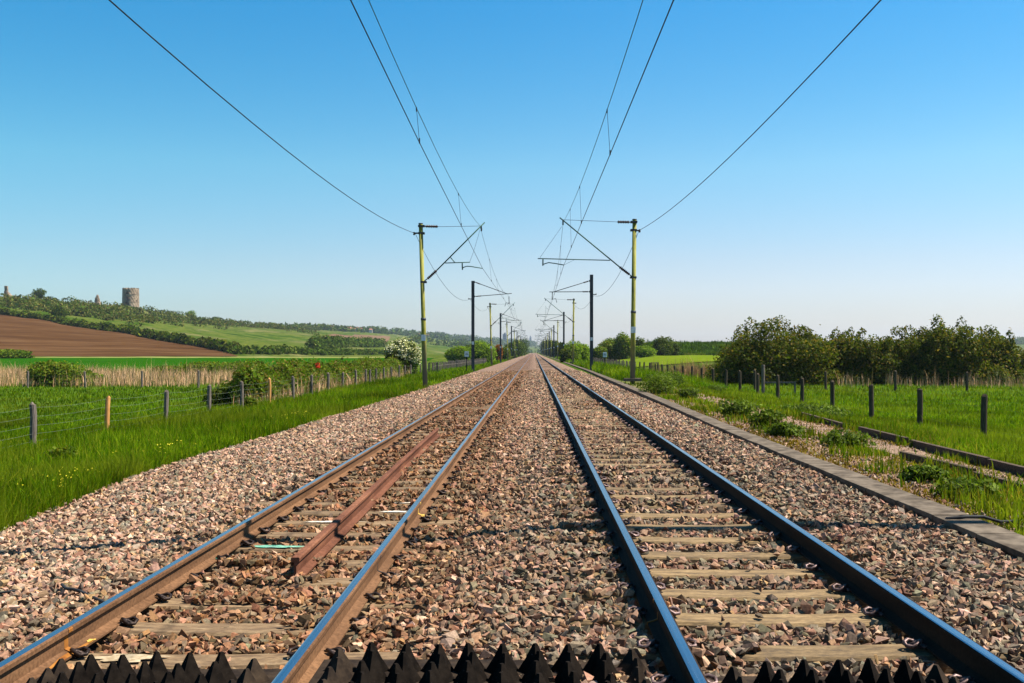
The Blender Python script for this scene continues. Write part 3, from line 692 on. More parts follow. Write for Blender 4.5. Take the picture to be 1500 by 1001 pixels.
def build_mast_steel(side, Y, label, X=None):
    q = plane(Y); s = 1 if side == 'R' else -1
    if X is None: X = 5.33 if side == 'R' else -6.12
    zf = -.12 if side == 'R' else -.42; zt = 8.72
    root = empty('line_mast', (X, Y, zf), label, 'mast', 'masts carrying the overhead wires')
    m = MB(); W = .30; t = .02          # H section
    h = zt-zf+.3
    m.box((0,-W/2+t/2,h/2-.3), (W,t,h)); m.box((0,W/2-t/2,h/2-.3), (W,t,h)); m.box((0,0,h/2-.3), (t*1.2,W-2*t-.004,h)); m.build('pole', M['steel'], root)
    m = MB(); m.box((0,0,-.02), (.8,.8,.16)); m.build('foot_block', M['concrete'], root)
    m = MB(); m.box((0,-W/2-.012,2.9), (.22,.02,.30)); m.build('number_plate', M['plate'], root)
    a = MB(); ins = Sep('insulator', M['insul'], root, (0,0,0), True); br = Sep('bracket', M['steel'], root, (0,0,0)); e = -s
    z1, z2, z3 = (8.15-zf, 7.15-zf, 7.15-zf) if side == 'R' else (8.6-zf, 7.16-zf, 7.42-zf)
    x0 = e*.16; xe = e*3.45; xe2 = e*3.9
    br.box((e*.17,0,z1), (.12,.2,.14)); br.box((e*.17,0,z2), (.12,.2,.14)); br.tube([(-e*.15,0,z2-.25),(-e*.42,0,z2-.25)], .04, 8)
    for za, zb, xx in ((z1, z3, xe), (z2, z3-.02*(1 if side == 'R' else -2), xe2)):
        p0 = Vector((e*.2,0,za)); p1 = Vector((xx,0,zb)); shade_shed(ins, p0.lerp(p1,.03), p0.lerp(p1,.17), .07); a.tube([p0, p0.lerp(p1,.04)], .025, 8); a.tube([p0.lerp(p1,.16), p1], .032, 8)
    a.tube([Vector((xe2*.93,0,z2)), Vector((xe2*.93,0,z2-.75))], .03, 8); a.tube([Vector((xe2*.93,0,z2-.7)), Vector((xe2*.85,0,z2-.62)), Vector((xe*.93,0,z2-1.0))], .024, 8)
    shade_shed(ins, (-e*.42,0,z2-.3), (-e*.42,0,z2-.15), .05, 2)
    a.build('cantilever', M['cable'], root, smooth=True); return root
def copy_tree(root, loc, label):
    r = root.copy(); COL.objects.link(r); r.location = loc; r['label'] = label
    for c in root.children:
        d = c.copy(); COL.objects.link(d); d.parent = r
    return r
ML = [55,100,142,183,230,272,318,362,408,455,505,560,620,690]; MR = [54,92,136,177,226,265,310,345,392,440,490,545,605,680]
la = build_mast_lichen('L', 55, 'yellow green mast nearest the camera on the left side of the tracks'); ra = build_mast_lichen('R', 54, 'yellow green mast nearest the camera on the right side of the tracks')
lb = build_mast_steel('L', 100, 'dark steel mast, second from the camera on the left side'); rb = build_mast_steel('R', 92, 'dark steel mast, second from the camera on the right side')
for i in range(2, 14):
    for side, YS, A, Bm in (('left', ML, la, lb), ('right', MR, ra, rb)):
        src = A if i % 2 == 0 else Bm; kind = 'yellow green' if i % 2 == 0 else 'dark steel'
        copy_tree(src, (src.location.x, YS[i], src.location.z+(.0 if i%2 else (.1 if side=='right' else -.1))), f'{kind} mast, {ordinal(i+1)} from the camera on the {side} side')

# ------------------------------------------------------------------ overhead line
def sagspan(p0, p1, sag, n=14):
    p0, p1 = Vector(p0), Vector(p1); out = []
    for i in range(n+1):
        t = i/n; p = p0.lerp(p1, t); p.z -= 4*sag*t*(1-t); out.append(p)
    return out
def catenary(side, MY, label):
    root = empty('overhead_line', (0, 20, 6), label, 'overhead line', 'overhead contact lines above the tracks'); O = root.location
    if side == 'L':
        cont = [(-2.2,-9,6.37),(-2.62,22.8,6.37),(-2.83,55,6.19),(-2.50,100,6.15)]; sup = [(-2.4,-9,8.03),(-2.98,55,8.55),(-2.63,100,7.47)]; sg = [1.13,1.0]; alt = (-2.75,-2.4)
    else:
        cont = [(2.0,-10,6.3),(1.83,24,6.32),(1.63,54,6.29),(1.62,92,6.1)]; sup = [(1.95,-10,8.33),(1.59,54,8.61),(1.77,92,7.17)]; sg = [1.1,.75]; alt = (1.6,1.85)
    for i, yy in enumerate(MY[2:]): cont.append((alt[i%2], yy, 6.1)); sup.append((alt[i%2], yy, 7.9 if i%2 == 0 else 7.45))
    m = MB(); m.tube([Vector(p)-O for p in cont], .0105, 6); m.build('contact_wire', M['cable'], root)
    P = []
    for i in range(len(sup)-1):
        s = sagspan(sup[i], sup[i+1], sg[i] if i < len(sg) else .9); P += s if i == 0 else s[1:]
    m = MB(); m.tube([p-O for p in P], .0085, 6); m.build('messenger_wire', M['copper'], root)
    cy = [c[1] for c in cont]; py_ = [p.y for p in P]
    ds = ([22.8,37.2,64.8,75,86] if side == 'L' else [23.9,36.6,45,60,70,80]) + list(np.arange(108, 260, 11))
    for d in ds:
        a = Vector((np.interp(d, cy, [c[0] for c in cont]), d, np.interp(d, cy, [c[2] for c in cont]))); b = Vector((np.interp(d, py_, [p.x for p in P]), d, np.interp(d, py_, [p.z for p in P])))
        m = MB(); m.tube([a-O, b-O], .0055, 5); m.tube([a-O+Vector((0,0,-.02)), a-O+Vector((0,0,.10))], .018, 6); m.tube([b-O+Vector((0,0,.02)), b-O+Vector((0,0,-.08))], .016, 6); m.build('dropper', M['cable'], root)
catenary('L', ML, 'contact and messenger wires with droppers above the left track'); catenary('R', MR, 'contact and messenger wires with droppers above the right track')
def feeder(att, sags, label):
    P = []
    for i in range(len(att)-1):
        s = sagspan(att[i], att[i+1], sags[i] if i < len(sags) else .9, 20); P += s if i == 0 else s[1:]
    m = MB(); m.tube(P, .0125, 6); tag(m.build('feeder_wire', M['cable'], smooth=True), label, 'wire', 'outer feeder wires beside the masts')
feeder([(-6.45,-9,8.2),(-6.56,55,8.13),(-6.42,100,6.9)]+[(-6.5,y,7.0 if i%2 else 7.9) for i, y in enumerate(ML[2:])], [1.3,1.3,.8], 'feeder wire sagging along the outside of the left masts')
feeder([(5.55,-9,8.5),(5.71,54,8.17),(5.55,92,6.8)]+[(5.7,y,7.0 if i%2 else 7.9) for i, y in enumerate(MR[2:])], [1.15,1.15,.8], 'feeder wire sagging along the outside of the right masts')

# ------------------------------------------------------------------ fences
def post_data(h, r, mat, seed, square=False):
    m = MB(); rg2 = random.Random(seed); n = 10; pts = [(rg2.uniform(-.004,.004)*i, rg2.uniform(-.004,.004)*i, z) for i, z in enumerate((-.3, .3*h, .75*h, h-.01, h))]
    m.tube(pts, [r*1.03, r, r*.98, r*.96, r*.82], n); t = m.build('post', mat, smooth=False); d = t.data; bpy.data.objects.remove(t); return d
PD = [post_data(1.24, .078, M['oldpost'], i) for i in range(4)]; PDN = post_data(1.26, .068, M['newpost'], 9); PDD = [post_data(1.25, .085, M['darkpost'], 20+i) for i in range(3)]
def fence(name, label, pts, datas, wires, special={}, wmat=None, jit=.03):
    z0 = float(H(*pts[0])); root = empty(name, (pts[0][0], pts[0][1], z0), label, 'fence'); O = root.location; tops = []
    for i, (x, y) in enumerate(pts):
        d = special.get(i, datas[i % len(datas)]); o = bpy.data.objects.new('post', d); COL.objects.link(o); o.parent = root; z = float(H(x, y)); dz = random.uniform(-.06,.04)
        o.location = (x-O.x+random.uniform(-.05,.05), y-O.y, z-O.z+dz); o.rotation_euler = (random.uniform(-jit,jit), random.uniform(-jit,jit), random.uniform(0,6)); tops.append(Vector((o.location.x, o.location.y, z-O.z)))
        if i in special: o['label'] = 'newer orange-brown timber post'
    for h in wires:
        m = MB(); P = []
        for i in range(len(tops)-1):
            a, b = tops[i], tops[i+1]
            for t in (0,.25,.5,.75): p = a.lerp(b, t); P.append((p.x-.0, p.y, p.z+h-.05*4*t*(1-t)*(.5+h*.5)))
        P.append((tops[-1].x, tops[-1].y, tops[-1].z+h)); m.tube(P, .0019, 4); m.build('wire', wmat or M['wire'], root)
    return root
LP = [(-12.14, 24.05+4.35*k) for k in range(-3, 36)]
fence('wire_fence', 'wire fence of grey round posts beside the left verge, one post orange', LP, PD, (.34,.52,.72,.94,1.16), {4: PDN, 8: PDN})
RP = [(11.7+(.0 if k < 16 else (k-16)*-.06), 25.9+4.35*k) for k in range(-3, 38)]
fence('wire_fence', 'fence of dark square-cut posts along the right side of the line', RP, PDD, (.35,.95), wmat=M['cable'], jit=.02)
fence('wire_fence', 'low fence across the left meadow in front of the reeds', [(-41+4.15*k, 72.5) for k in range(0, 8)], PD, (.4,.9))
fence('wire_fence', 'far fence across the right meadow in front of the thicket', [(14.0+4.4*k, 63-k*.15) for k in range(0, 7)], PDD, (.4,.9), wmat=M['cable'])
# close-set paling fence beyond the flowering bush and on the right
def paling(pts, step, label, h=1.15):
    root = empty('paling_fence', (pts[0][0], pts[0][1], float(H(*pts[0]))), label, 'fence'); O = root.location; k = 0
    L = math.dist(pts[0], pts[1]); n = min(int(L/step), 95); d = post_data(h, .05, M['oldpost'], 77)
    for i in range(n):
        t = i/n; x = pts[0][0]*(1-t)+pts[1][0]*t; y = pts[0][1]*(1-t)+pts[1][1]*t
        o = bpy.data.objects.new('post', d); COL.objects.link(o); o.parent = root; o.location = (x-O.x, y-O.y, float(H(x,y))-O.z+random.uniform(-.05,.15)); o.rotation_euler = (random.uniform(-.03,.03),)*2+(0,)
    m = MB(); m.tube([(0,0,.8),(pts[1][0]-O.x, pts[1][1]-O.y, .8+float(H(*pts[1]))-O.z)], .03, 5); m.build('rail', M['oldpost'], root)
paling([(-12.0,118),(-9.0,190)], .9, 'close-set paling fence beyond the small black gate on the left')
paling([(11.2,110),(10.4,190)], 1.6, 'close-set low fence in front of the yellow meadow')
def gate(x, y, w, h, label, mat, rz=0):
    z = float(H(x, y)); root = empty('small_gate', (x, y, z), label, 'gate'); root.rotation_euler = (0,0,rz)
    m = MB()
    for s in (-1, 1): m.box((s*w/2, 0, h/2), (.09,.09,h))
    m.box((0,0,h-.06), (w-.1,.06,.09)); m.box((0,0,.2), (w-.1,.06,.09)); m.build('gate_frame', mat, root)
    for i in range(5): MB().box((-w/2+w*(i+1)/6, .0, h/2+.05), (.035,.03,h-.36)).build('bar', mat, root)
gate(-11.3, 112, 1.0, 1.3, 'small black barred gate at the end of the paling fence', M['cable'], .5)
gate(11.9, 98, .9, 1.35, 'small dark gate in the right-hand fence beside the brown reeds', M['darkpost'], .6)
# stile: tall post, rail, short post
sx, sy = 12.9, 56.0; z = float(H(sx, sy)); root = empty('stile', (sx, sy, z), 'wooden stile with one tall pale post and a low rail beside the right fence', 'stile')
m = MB(); m.tube([(0,0,-.3),(0,0,1.62),(.005,0,1.66)], [.10,.095,.08], 10); m.build('tall_post', M['oldpost'], root)
m = MB(); m.box((.92,0,.66), (1.66,.07,.09)); m.build('rail', M['oldpost'], root); m = MB(); m.box((1.79,0,.2), (.09,.09,1.0)); m.build('short_post', M['oldpost'], root)
# lineside signs
def sign(x, y, zb, h, label):
    root = empty('lineside_sign', (x, y, zb), label, 'sign', 'small white lineside signs')
    m = MB(); m.box((0,0,h/2-.2), (.10,.10,h)); m.build('post', M['cable'], root)
    m = MB(); m.box((0,-.065,h-.02), (.42,.03,.55)); m.build('sign_plate', M['plate'], root, bevel=.01); m = MB(); m.box((0,-.083,h-.05), (.30,.006,.05)); m.box((0,-.083,h+.06), (.22,.006,.05)); m.build('dark_marks', M['cable'], root)
sign(-6.75, 100, -.5, 1.9, 'small white sign on a black post beside the second left mast'); sign(7.85, 110, -.35, 1.65, 'small white sign on a black post right of the second right mast')

# ------------------------------------------------------------------ foliage
G_HAW = [(.09,.15,.02),(.14,.21,.03),(.20,.25,.045),(.06,.105,.016),(.22,.20,.05)]
G_DARK = [(.035,.06,.012),(.06,.095,.018),(.09,.13,.025),(.14,.15,.03)]
G_BRIGHT = [(.15,.24,.025),(.22,.31,.035),(.10,.17,.02),(.28,.35,.05)]
G_COPPER = [(.30,.095,.025),(.20,.07,.02),(.36,.14,.04)]
G_FAR = [(.05,.085,.022),(.075,.12,.03),(.10,.15,.04),(.14,.155,.06)]
def leaves(blobs, n, size, cols, rg, up=.35, shell=.35, aspect=.62, spray=.0):
    """n rhombic leaves through ellipsoid blobs [(cx,cy,cz,rx,ry,rz)]"""
    B = np.array(blobs, float); w = B[:,3]*B[:,4]+B[:,3]*B[:,5]+B[:,4]*B[:,5]; w /= w.sum()
    bi = rg.choice(len(B), n, p=w); b = B[bi]
    d = rg.normal(size=(n,3)); d /= np.linalg.norm(d, axis=1)[:,None]
    rr = 1-shell*rg.random(n)**1.3 + rg.exponential(.03, n)*(1+spray*1.2)
    # lumps: push in by coarse noise on direction so clumps and gaps form
    lump = np.sin(d[:,0]*5+bi)*np.sin(d[:,1]*5+bi*2)*np.sin(d[:,2]*6+bi*3)
    rr = rr + .14*lump
    P = b[:,:3] + d*b[:,3:]*rr[:,None]
    nn = d*(.6) + rg.normal(size=(n,3))*.75 + np.array([0,0,up]); nn /= np.linalg.norm(nn, axis=1)[:,None]
    a = np.cross(nn, rg.normal(size=(n,3))); a /= np.linalg.norm(a, axis=1)[:,None]; c = np.cross(nn, a)
    s = size*rg.lognormal(0,.3,n)[:,None]
    V = np.stack([P-a*s, P-c*s*aspect+nn*s*.12, P+a*s, P+c*s*aspect+nn*s*.12], 1).reshape(-1,3)
    Fa = np.arange(n*4).reshape(n,4)
    cc = np.array(cols)[rg.integers(0, len(cols), n)]
    cl = (vn(P[:,0]*1.0+P[:,2]*.7, P[:,1]+P[:,2]*.5, max(.4, size*7), 90)*.7+.65)
    C = cc*cl[:,None]*rg.uniform(.8,1.2,(n,1)); return V, Fa, np.repeat(C, 4, 0)
def blobset(cx, cy, cz, w, d, h, k, rg, flat=.75):
    """k overlapping sub-crowns that fill a crown w wide, d deep, h high standing on cz"""
    out = []
    for i in range(k):
        a = rg.uniform(0, 2*np.pi); r = rg.random()**.5*.62; t = rg.random()
        x = cx+math.cos(a)*w/2*r; yy = cy+math.sin(a)*d/2*r; zz = cz+h*(.28+.50*t*(1-.55*r))
        s = rg.uniform(.20,.32); out.append((x, yy, zz, w*s, d*s, h*s*flat*1.2))
    out.append((cx, cy, cz+h*.45, w*.38, d*.38, h*.42))
    for i in range(5):
        a = i*1.257+rg.uniform(0,.6); out.append((cx+math.cos(a)*w*.27, cy+math.sin(a)*d*.27, cz+h*.18, w*.2, d*.2, h*.2))
    return out
def plant(name, label, cat, x, y, w, h, seed, cols, n, size, z=None, d=None, k=9, trunk=True, group=None, gaps=.0, spray=.3, mat='leaf', blossoms=None, base=.0, up=.35, ragged=0):
    rg2 = np.random.default_rng(seed); z = float(H(x, y)) if z is None else z; d = d or w*.8
    root = empty(name, (x, y, z), label, cat, group)
    bl = blobset(0, 0, base, w, d, h, k, rg2)
    for _ in range(ragged):
        q = rg2.uniform(-.48,.48); bl.append((q*w, rg2.uniform(-.3,.3)*d, h*(1.0-.9*q*q*1.6)*rg2.uniform(.80,1.04), w*rg2.uniform(.03,.09), w*rg2.uniform(.03,.09), h*rg2.uniform(.07,.17)))
    if ragged:
        for i in range(11): bl.append((w*(-.46+.92*i/10), rg2.uniform(-.35,-.05)*d, h*.13, w*.11, d*.16, h*rg2.uniform(.13,.2)))
    V, Fa, C = leaves(bl, n, size, cols, rg2, up=up, spray=spray)
    V[:,2] = np.maximum(V[:,2], .03); npmesh('crown' if trunk == 'tree' else 'foliage', V, Fa, M[mat], C, root)
    if trunk:
        m = MB(); r2 = random.Random(seed); tz = h*.35
        m.tube([(0,0,-.2),(r2.uniform(-.1,.1),0,tz*.5),(r2.uniform(-.2,.2),r2.uniform(-.1,.1),tz)], [h*.032,h*.026,h*.018], 8)
        for i, b in enumerate(bl[:8]):
            p = Vector((0,0,tz*r2.uniform(.2,.9))); e = Vector(b[:3]); mid = p.lerp(e,.5)+Vector((r2.uniform(-.2,.2)*w*.1,0,-.03*h)); tip = e+(e-mid)*.55
            m.tube([p, mid, e, tip], [h*.016,h*.011,h*.006,h*.002], 5)
        m.build('trunk' if trunk == 'tree' else 'branches', M['bark'], root)
    if blossoms:
        nb, bs, bc, cond = blossoms; Vb, Fb, Cb = leaves(bl, nb, bs, bc, rg2, up=.9, shell=.12)
        Pm = Vb.reshape(-1,4,3).mean(1); keep = cond(Pm, w, h); Vb = Vb.reshape(-1,4,3)[keep].reshape(-1,3); Cb = Cb.reshape(-1,4,3)[keep].reshape(-1,3)
        npmesh('blossom', Vb, np.arange(len(Vb)).reshape(-1,4), M['petal'], Cb, root)
    return root
def at(px, Y): return (px-VX)/F*Y
# big hawthorn thicket on the right
haw = [(1128,76,6.6,4.75,26000,'big round hawthorn bush, leftmost of the dark thicket on the right'),
       (1078,80,3.2,2.2,6000,'low dark bush at the left foot of the big round hawthorn'),
       (1248,78,4.2,4.2,17000,'hawthorn with a peaked top, second in the dark thicket'),
       (1293,77,3.8,3.5,12000,'lower hawthorn in the dip of the dark thicket'),
       (1335,78,4.4,4.3,16000,'hawthorn with sprays on top, middle of the dark thicket'),
       (1395,76,5.0,5.0,22000,'tallest hawthorn with ragged top near the right end of the thicket'),
       (1447,77,3.8,4.2,13000,'hawthorn at the right end of the thicket, before the gap'),
       (1200,79,2.6,2.5,7000,'small hawthorn filling between the big round bush and its neighbour'),
       (1512,80,4.2,3.0,9000,'dark bush cut by the right edge of the photo')]
G_TH = [(.055,.075,.012),(.085,.11,.02),(.14,.14,.03),(.035,.05,.009),(.22,.15,.045),(.10,.125,.02)]
for i, (px, Y, w, h, n, lab) in enumerate(haw):
    o = plant('hawthorn_bush', lab, 'bush', at(px, Y), Y, w*1.38, h*.96, 100+i, G_TH, int(n*1.8), .082, d=w, k=16, ragged=16, group='hawthorns of the thicket on the right', spray=.9, up=.45)
# flowering hawthorn on the left
plant('flowering_hawthorn', 'hawthorn bush covered in cream white blossom behind the left fence', 'bush', at(587,100), 100, 3.7, 4.5, 7, G_DARK, 9000, .085, k=12, spray=.5,
      blossoms=(12000, .08, [(.62,.60,.36),(.50,.50,.26),(.66,.65,.5)], lambda P, w, h: (P[:,2] > h*.46-P[:,0]*.4) & (np.sin(P[:,0]*4)+np.sin(P[:,1]*5+P[:,2]*4) > -1.3)))
# left tree clump and others
TR = [(671,205,5.6,4.2,'round bright green bush, left half of the clump behind the second left mast',G_BRIGHT,9000,.13),
      (706,212,6.4,5.4,'larger rounded tree, right half of the clump behind the second left mast',G_BRIGHT,12000,.13),
      (690,216,4.6,4.6,'dark tree wedged in the middle of the clump behind the left masts',G_DARK,6000,.13),
      (729,250,2.6,4.8,'copper-leaved small tree by the third left mast',G_COPPER,4500,.12),
      (741,262,3.6,3.6,'low green tree right behind the copper-leaved one',G_HAW,4000,.15),
      (838,172,3.9,4.3,'leafy tree just right of the distant right-hand masts',G_BRIGHT,9000,.11),
      (831,168,2.8,2.4,'dark bush at the foot of the leafy tree by the right masts',G_DARK,4000,.11),
      (855,178,3.0,3.8,'round-topped tree behind the second right mast',G_BRIGHT,6000,.11),
      (893,212,6.4,5.2,'wide green tree left of the nearest right mast, behind the meadow',G_HAW,9000,.14),
      (912,208,5.0,6.0,'tallest tree of the clump behind the nearest right mast',G_HAW,9000,.14),
      (937,222,4.4,5.0,'tree just right of the nearest right mast, behind the meadow',G_DARK,6000,.14),
      (945,200,4.8,2.6,'low bright shrub in front of the trees behind the right mast',G_BRIGHT,5000,.13),
      (970,230,5.0,5.2,'round dark tree on the bank, rightmost of the row',G_DARK,7000,.14),
      (988,236,2.8,3.8,'small dark tree beside the round one on the bank',G_DARK,3000,.14),
      (878,205,3.4,4.0,'green tree at the left end of the clump behind the right mast',G_HAW,5000,.14)]
for i, (px, Y, w, h, lab, cols, n, s) in enumerate(TR): plant('broadleaf_tree', lab, 'tree', at(px, Y), Y, w, h, 300+i, cols, n, s, k=11, trunk='tree', group='trees along the line')
# far line-side trees, both sides
far = [(748,330,5,6),(754,390,5,7),(758,450,6,9),(762,520,7,9),(765,620,8,12),(768,760,9,14),(821,300,4,5),(815,360,5,6),(811,430,5,8),(806,500,6,9),(803,600,7,11),(799,740,8,13),(796,900,9,15)]
for i, (px, Y, w, h) in enumerate(far):
    sd = 'left' if px < 780 else 'right'; k = i+1 if px < 780 else i-5
    plant('distant_tree', f'tiny hazy tree beside the line, {ordinal(k)} outwards on the {sd} side', 'tree', at(px, Y), Y, w, h, 400+i, G_FAR, 1800, .3, k=8, trunk='tree', group='far trees beside the line', mat='farleaf')

# bramble hedge behind the left fence
def hedge(name, label, pts, w, h, per, size, cols, seed, mat='leaf', hv=.3, stuff=False, parent=None, stems=False):
    rg2 = np.random.default_rng(seed); bl = []; pts = [np.array(p, float) for p in pts]
    for a, b in zip(pts[:-1], pts[1:]):
        L = np.linalg.norm(b-a); n = max(2, int(L/(w*.45)))
        for i in range(n):
            p = a+(b-a)*(i+rg2.random()*.6)/n; hh = h*(1+rg2.uniform(-hv, hv)); x, yy = p[0]+rg2.normal()*w*.1, p[1]+rg2.normal()*w*.1
            bl.append((x, yy, float(H(x, yy))+hh*.45, w*rg2.uniform(.4,.6), w*rg2.uniform(.4,.6), hh*.55))
    n = int(per*len(bl)); V, Fa, C = leaves(bl, n, size, cols, rg2, spray=.5)
    o = np.array([pts[0][0], pts[0][1], float(H(*pts[0]))]); ob = npmesh(name, V-o, Fa, M[mat], C); ob.location = o; return ob
o = hedge('bramble_hedge', '', [(-13.6,47),(-13.9,60),(-13.7,78),(-13.5,96)], 1.8, 1.65, 1500, .075, [(.10,.16,.02),(.15,.20,.03),(.07,.11,.016),(.12,.18,.025),(.20,.15,.06)], 5); tag(o, 'tangled green bramble hedge grown through the left fence', 'hedge')
o = hedge('bramble_hedge', '', [(-14.6,48),(-15.2,52)], 1.6, .95, 1500, .07, G_DARK, 6); tag(o, 'low dark bramble clump at the near end of the left hedge', 'hedge')
rg3 = np.random.default_rng(1); V, Fa, C = leaves([(0,0,0,.13,.13,.17)], 60, .06, [(.8,.06,.02)], rg3); o = npmesh('red_flowers', V, Fa, M['red']); o.location = (-12.65, 58.3, .78); tag(o, 'small bright red flower cluster in the bramble hedge', 'flowers')
# bushes among the left reeds
rb_ = [(93,76,4.8,2.1,9000,'dark leafy bush standing in the pale reeds on the far left'),(128,78,2.6,1.3,3000,'low bush trailing right of the dark bush in the reeds'),(300,98,6.5,1.9,6000,'left part of the low dark scrub behind the reeds'),(355,100,6.5,2.0,6000,'right part of the low dark scrub behind the reeds'),(252,98,4.0,1.5,3000,'small end bush of the scrub behind the reeds')]
for i, (px, Y, w, h, n, lab) in enumerate(rb_): plant('scrub_bush', lab, 'bush', at(px, Y), Y, w, h, 500+i, G_HAW, n, .09, k=9, spray=.8, group='bushes among the left reeds')
plant('clipped_bush', 'long low green bush at the left edge below the ploughed field', 'bush', at(10,235), 235, 13, 2.6, 520, G_HAW, 6000, .22, k=12, mat='farleaf')
# leafy weeds on the right bank (px, py foot, width m, height m)
wd = [(962,577,1.7,.95,'tall grey-green weed clump beside the foot of the right mast'),(985,566,1.5,.95,'leafy weed behind the clump beside the right mast'),(1008,585,.9,.5,'low weed tuft on the bank beyond the mast weeds'),
      (1083,612,1.1,.55,'dark green docks growing behind the cable trough'),(1122,628,.8,.5,'bright broad-leaved weed behind the trough'),(1050,578,1.0,.55,'dark round weed before the fence posts'),(1195,612,2.3,.5,'wide mat of greyish weeds beside the edging boards'),
      (1150,640,.8,.35,'small light green weed tuft near the trough'),(1240,655,.9,.35,'tuft of weeds left of the inner edging boards'),(1350,705,.7,.22,'low rosette of weeds on the earth by the inner boards'),(1420,728,.9,.25,'low rosette of weeds near the black cable')]
for i, (px, py, w, h, lab) in enumerate(wd):
    x, yy, z = ray(px, py, 8, 90); plant('weed', lab, 'plant', x, yy, w, h, 600+i, [(.10,.15,.04),(.14,.19,.05),(.07,.11,.025),(.18,.24,.05)], int(1500*w), .035, k=8, trunk=False, group='weeds on the right bank', spray=1.2, up=.6)
wl = [(95,690,.7,.55,'dark leafy weed below the first left fence post'),(365,603,.6,.7,'tall leafy plant at the foot of a left fence post')]
for i, (px, py, w, h, lab) in enumerate(wl):
    x, yy, z = ray(px, py, 8, 90); plant('weed', lab, 'plant', x, yy, w, h, 640+i, G_HAW, 1500, .04, k=8, trunk=False, group='weeds on the left verge', spray=1.2, up=.6)

# ------------------------------------------------------------------ hill vegetation
o = hedge('field_hedge', '', HEDGE, 4.4, 2.5, 120, .55, G_DARK+[(.12,.11,.05)], 31, 'farleaf', .4); tag(o, 'long dark hedge along the top of the ploughed field', 'hedge')
hp = [ray(*p)[:2] for p in ((345,519),(400,519),(450,519),(560,519))]
o = hedge('field_hedge', '', hp, 5, 1.8, 90, .5, G_FAR, 32, 'farleaf', .5); tag(o, 'thin low hedge right of the ploughed field', 'hedge')
hp = [ray(*p)[:2] for p in ((456,513),(500,509),(560,508))]
o = hedge('field_hedge', '', hp, 6, 5, 90, .6, G_FAR, 33, 'farleaf', .3); tag(o, 'rounded hedge below the distant brown field', 'hedge')
rg4 = np.random.default_rng(77); bl = []
LOWX = [-300,0,60,110,200,300,350,420,480]; LOWY = [456,450,458,464,473,476,480,483,486]
for i in range(560):
    px = rg4.uniform(-250, 470); lo = np.interp(px, LOWX, LOWY); hi = np.interp(px, PXT, CY)+.5
    py = hi+(lo-hi)*rg4.random()**.8
    if px > 350: py = hi+rg4.random()*3
    if rg4.random() < .12: py += rg4.uniform(0, 7)
    x, yy, z = ray(px, py, 250, 3000)
    s = rg4.uniform(1.6, 3.6)*(1 if px > 60 else .85)*max(1, yy/900); 
    if 186 < px < 206 and py < 455: s *= .5
    bl.append((x, yy, z+s*.35, s*1.5, s*1.5, s*.95))
V, Fa, C = leaves(bl, 50000, .6, G_FAR+[(.16,.13,.07),(.22,.20,.13),(.12,.10,.045)], rg4, spray=.3)
tag(npmesh('hillside_scrub', V, Fa, M['farleaf'], C), 'mass of dark scrub covering the upper slope below the ruins', kind='stuff')
def hill_tree(px, py, wpx, hpx, lab, seed, cols=G_FAR, lean=0):
    x, yy, z = ray(px, py, 250, 4500); s = yy/F; plant('broadleaf_tree', lab, 'tree', x, yy, wpx*s, hpx*s, seed, cols, 1600, .035*hpx*s+.1, z=z-.5, k=8, trunk='tree', group='trees on the hill', mat='farleaf')
hill_tree(56,437.5,21,19,'round dark tree on the hilltop right of the leftmost ruin',701); hill_tree(80,438.5,9,6,'small bush on the skyline right of the hilltop tree',702)
hill_tree(281,465.5,18,14,'pale green tree on the skyline right of the round tower',703,G_BRIGHT); hill_tree(318,472,17,10,'low spreading tree on the skyline, right of the pale tree',704); hill_tree(345,475,11,7,'dark shrub on the skyline beyond the spreading tree',705); hill_tree(385,479,9,7,'small dark shrub alone on the far skyline',706)
hill_tree(84,466,24,22,'dark tree standing in the upper hedge below the leftmost ruin',707,G_DARK); hill_tree(120,464,16,14,'dark bush right of the tree in the upper hedge',708,G_DARK); hill_tree(148,464,20,14,'dark round bush below the conical ruin',709,G_DARK); hill_tree(205,460,14,12,'pale blossoming bush below the round tower',710,[(.30,.27,.2),(.22,.2,.13),(.12,.14,.05)])
# distant woods along the far ridge
bl = []
for i in range(330):
    px = rg4.uniform(395, 780); py = np.interp(px, PXT, CY)+rg4.uniform(-.2,2.5)
    if rg4.random() < .45 and px > 590: px = rg4.uniform(600, 780); py = np.interp(px, PXT, CY)+rg4.uniform(0, 13)
    x, yy, z = ray(px, py, 500, 5500); s = rg4.uniform(3.5, 8)*yy/2200*(1.25 if px > 540 else 1); bl.append((x, yy, z+s*.5, s*1.5, s*1.5, s*.9))
for i in range(260):
    px = rg4.uniform(790, 1000); Y = rg4.uniform(900, 4200); x = at(px, Y); s = rg4.uniform(3,6)*max(1,Y/2200); bl.append((x, Y, float(H(x,Y))+s*.5, s*2, s*2, s))
for i in range(120):
    px = rg4.uniform(1400, 1620); py = np.interp(px, PXT, CY)+rg4.uniform(0, 8); x, yy, z = ray(px, py, 500, 5500); s = rg4.uniform(4,7); bl.append((x, yy, z+s*.5, s*2, s*2, s))
V, Fa, C = leaves(bl, 42000, 2.4, G_FAR, rg4, spray=.2)
tag(npmesh('distant_woods', V, Fa, M['farleaf'], C), 'far-off wooded ridge fading into blue haze', kind='stuff')

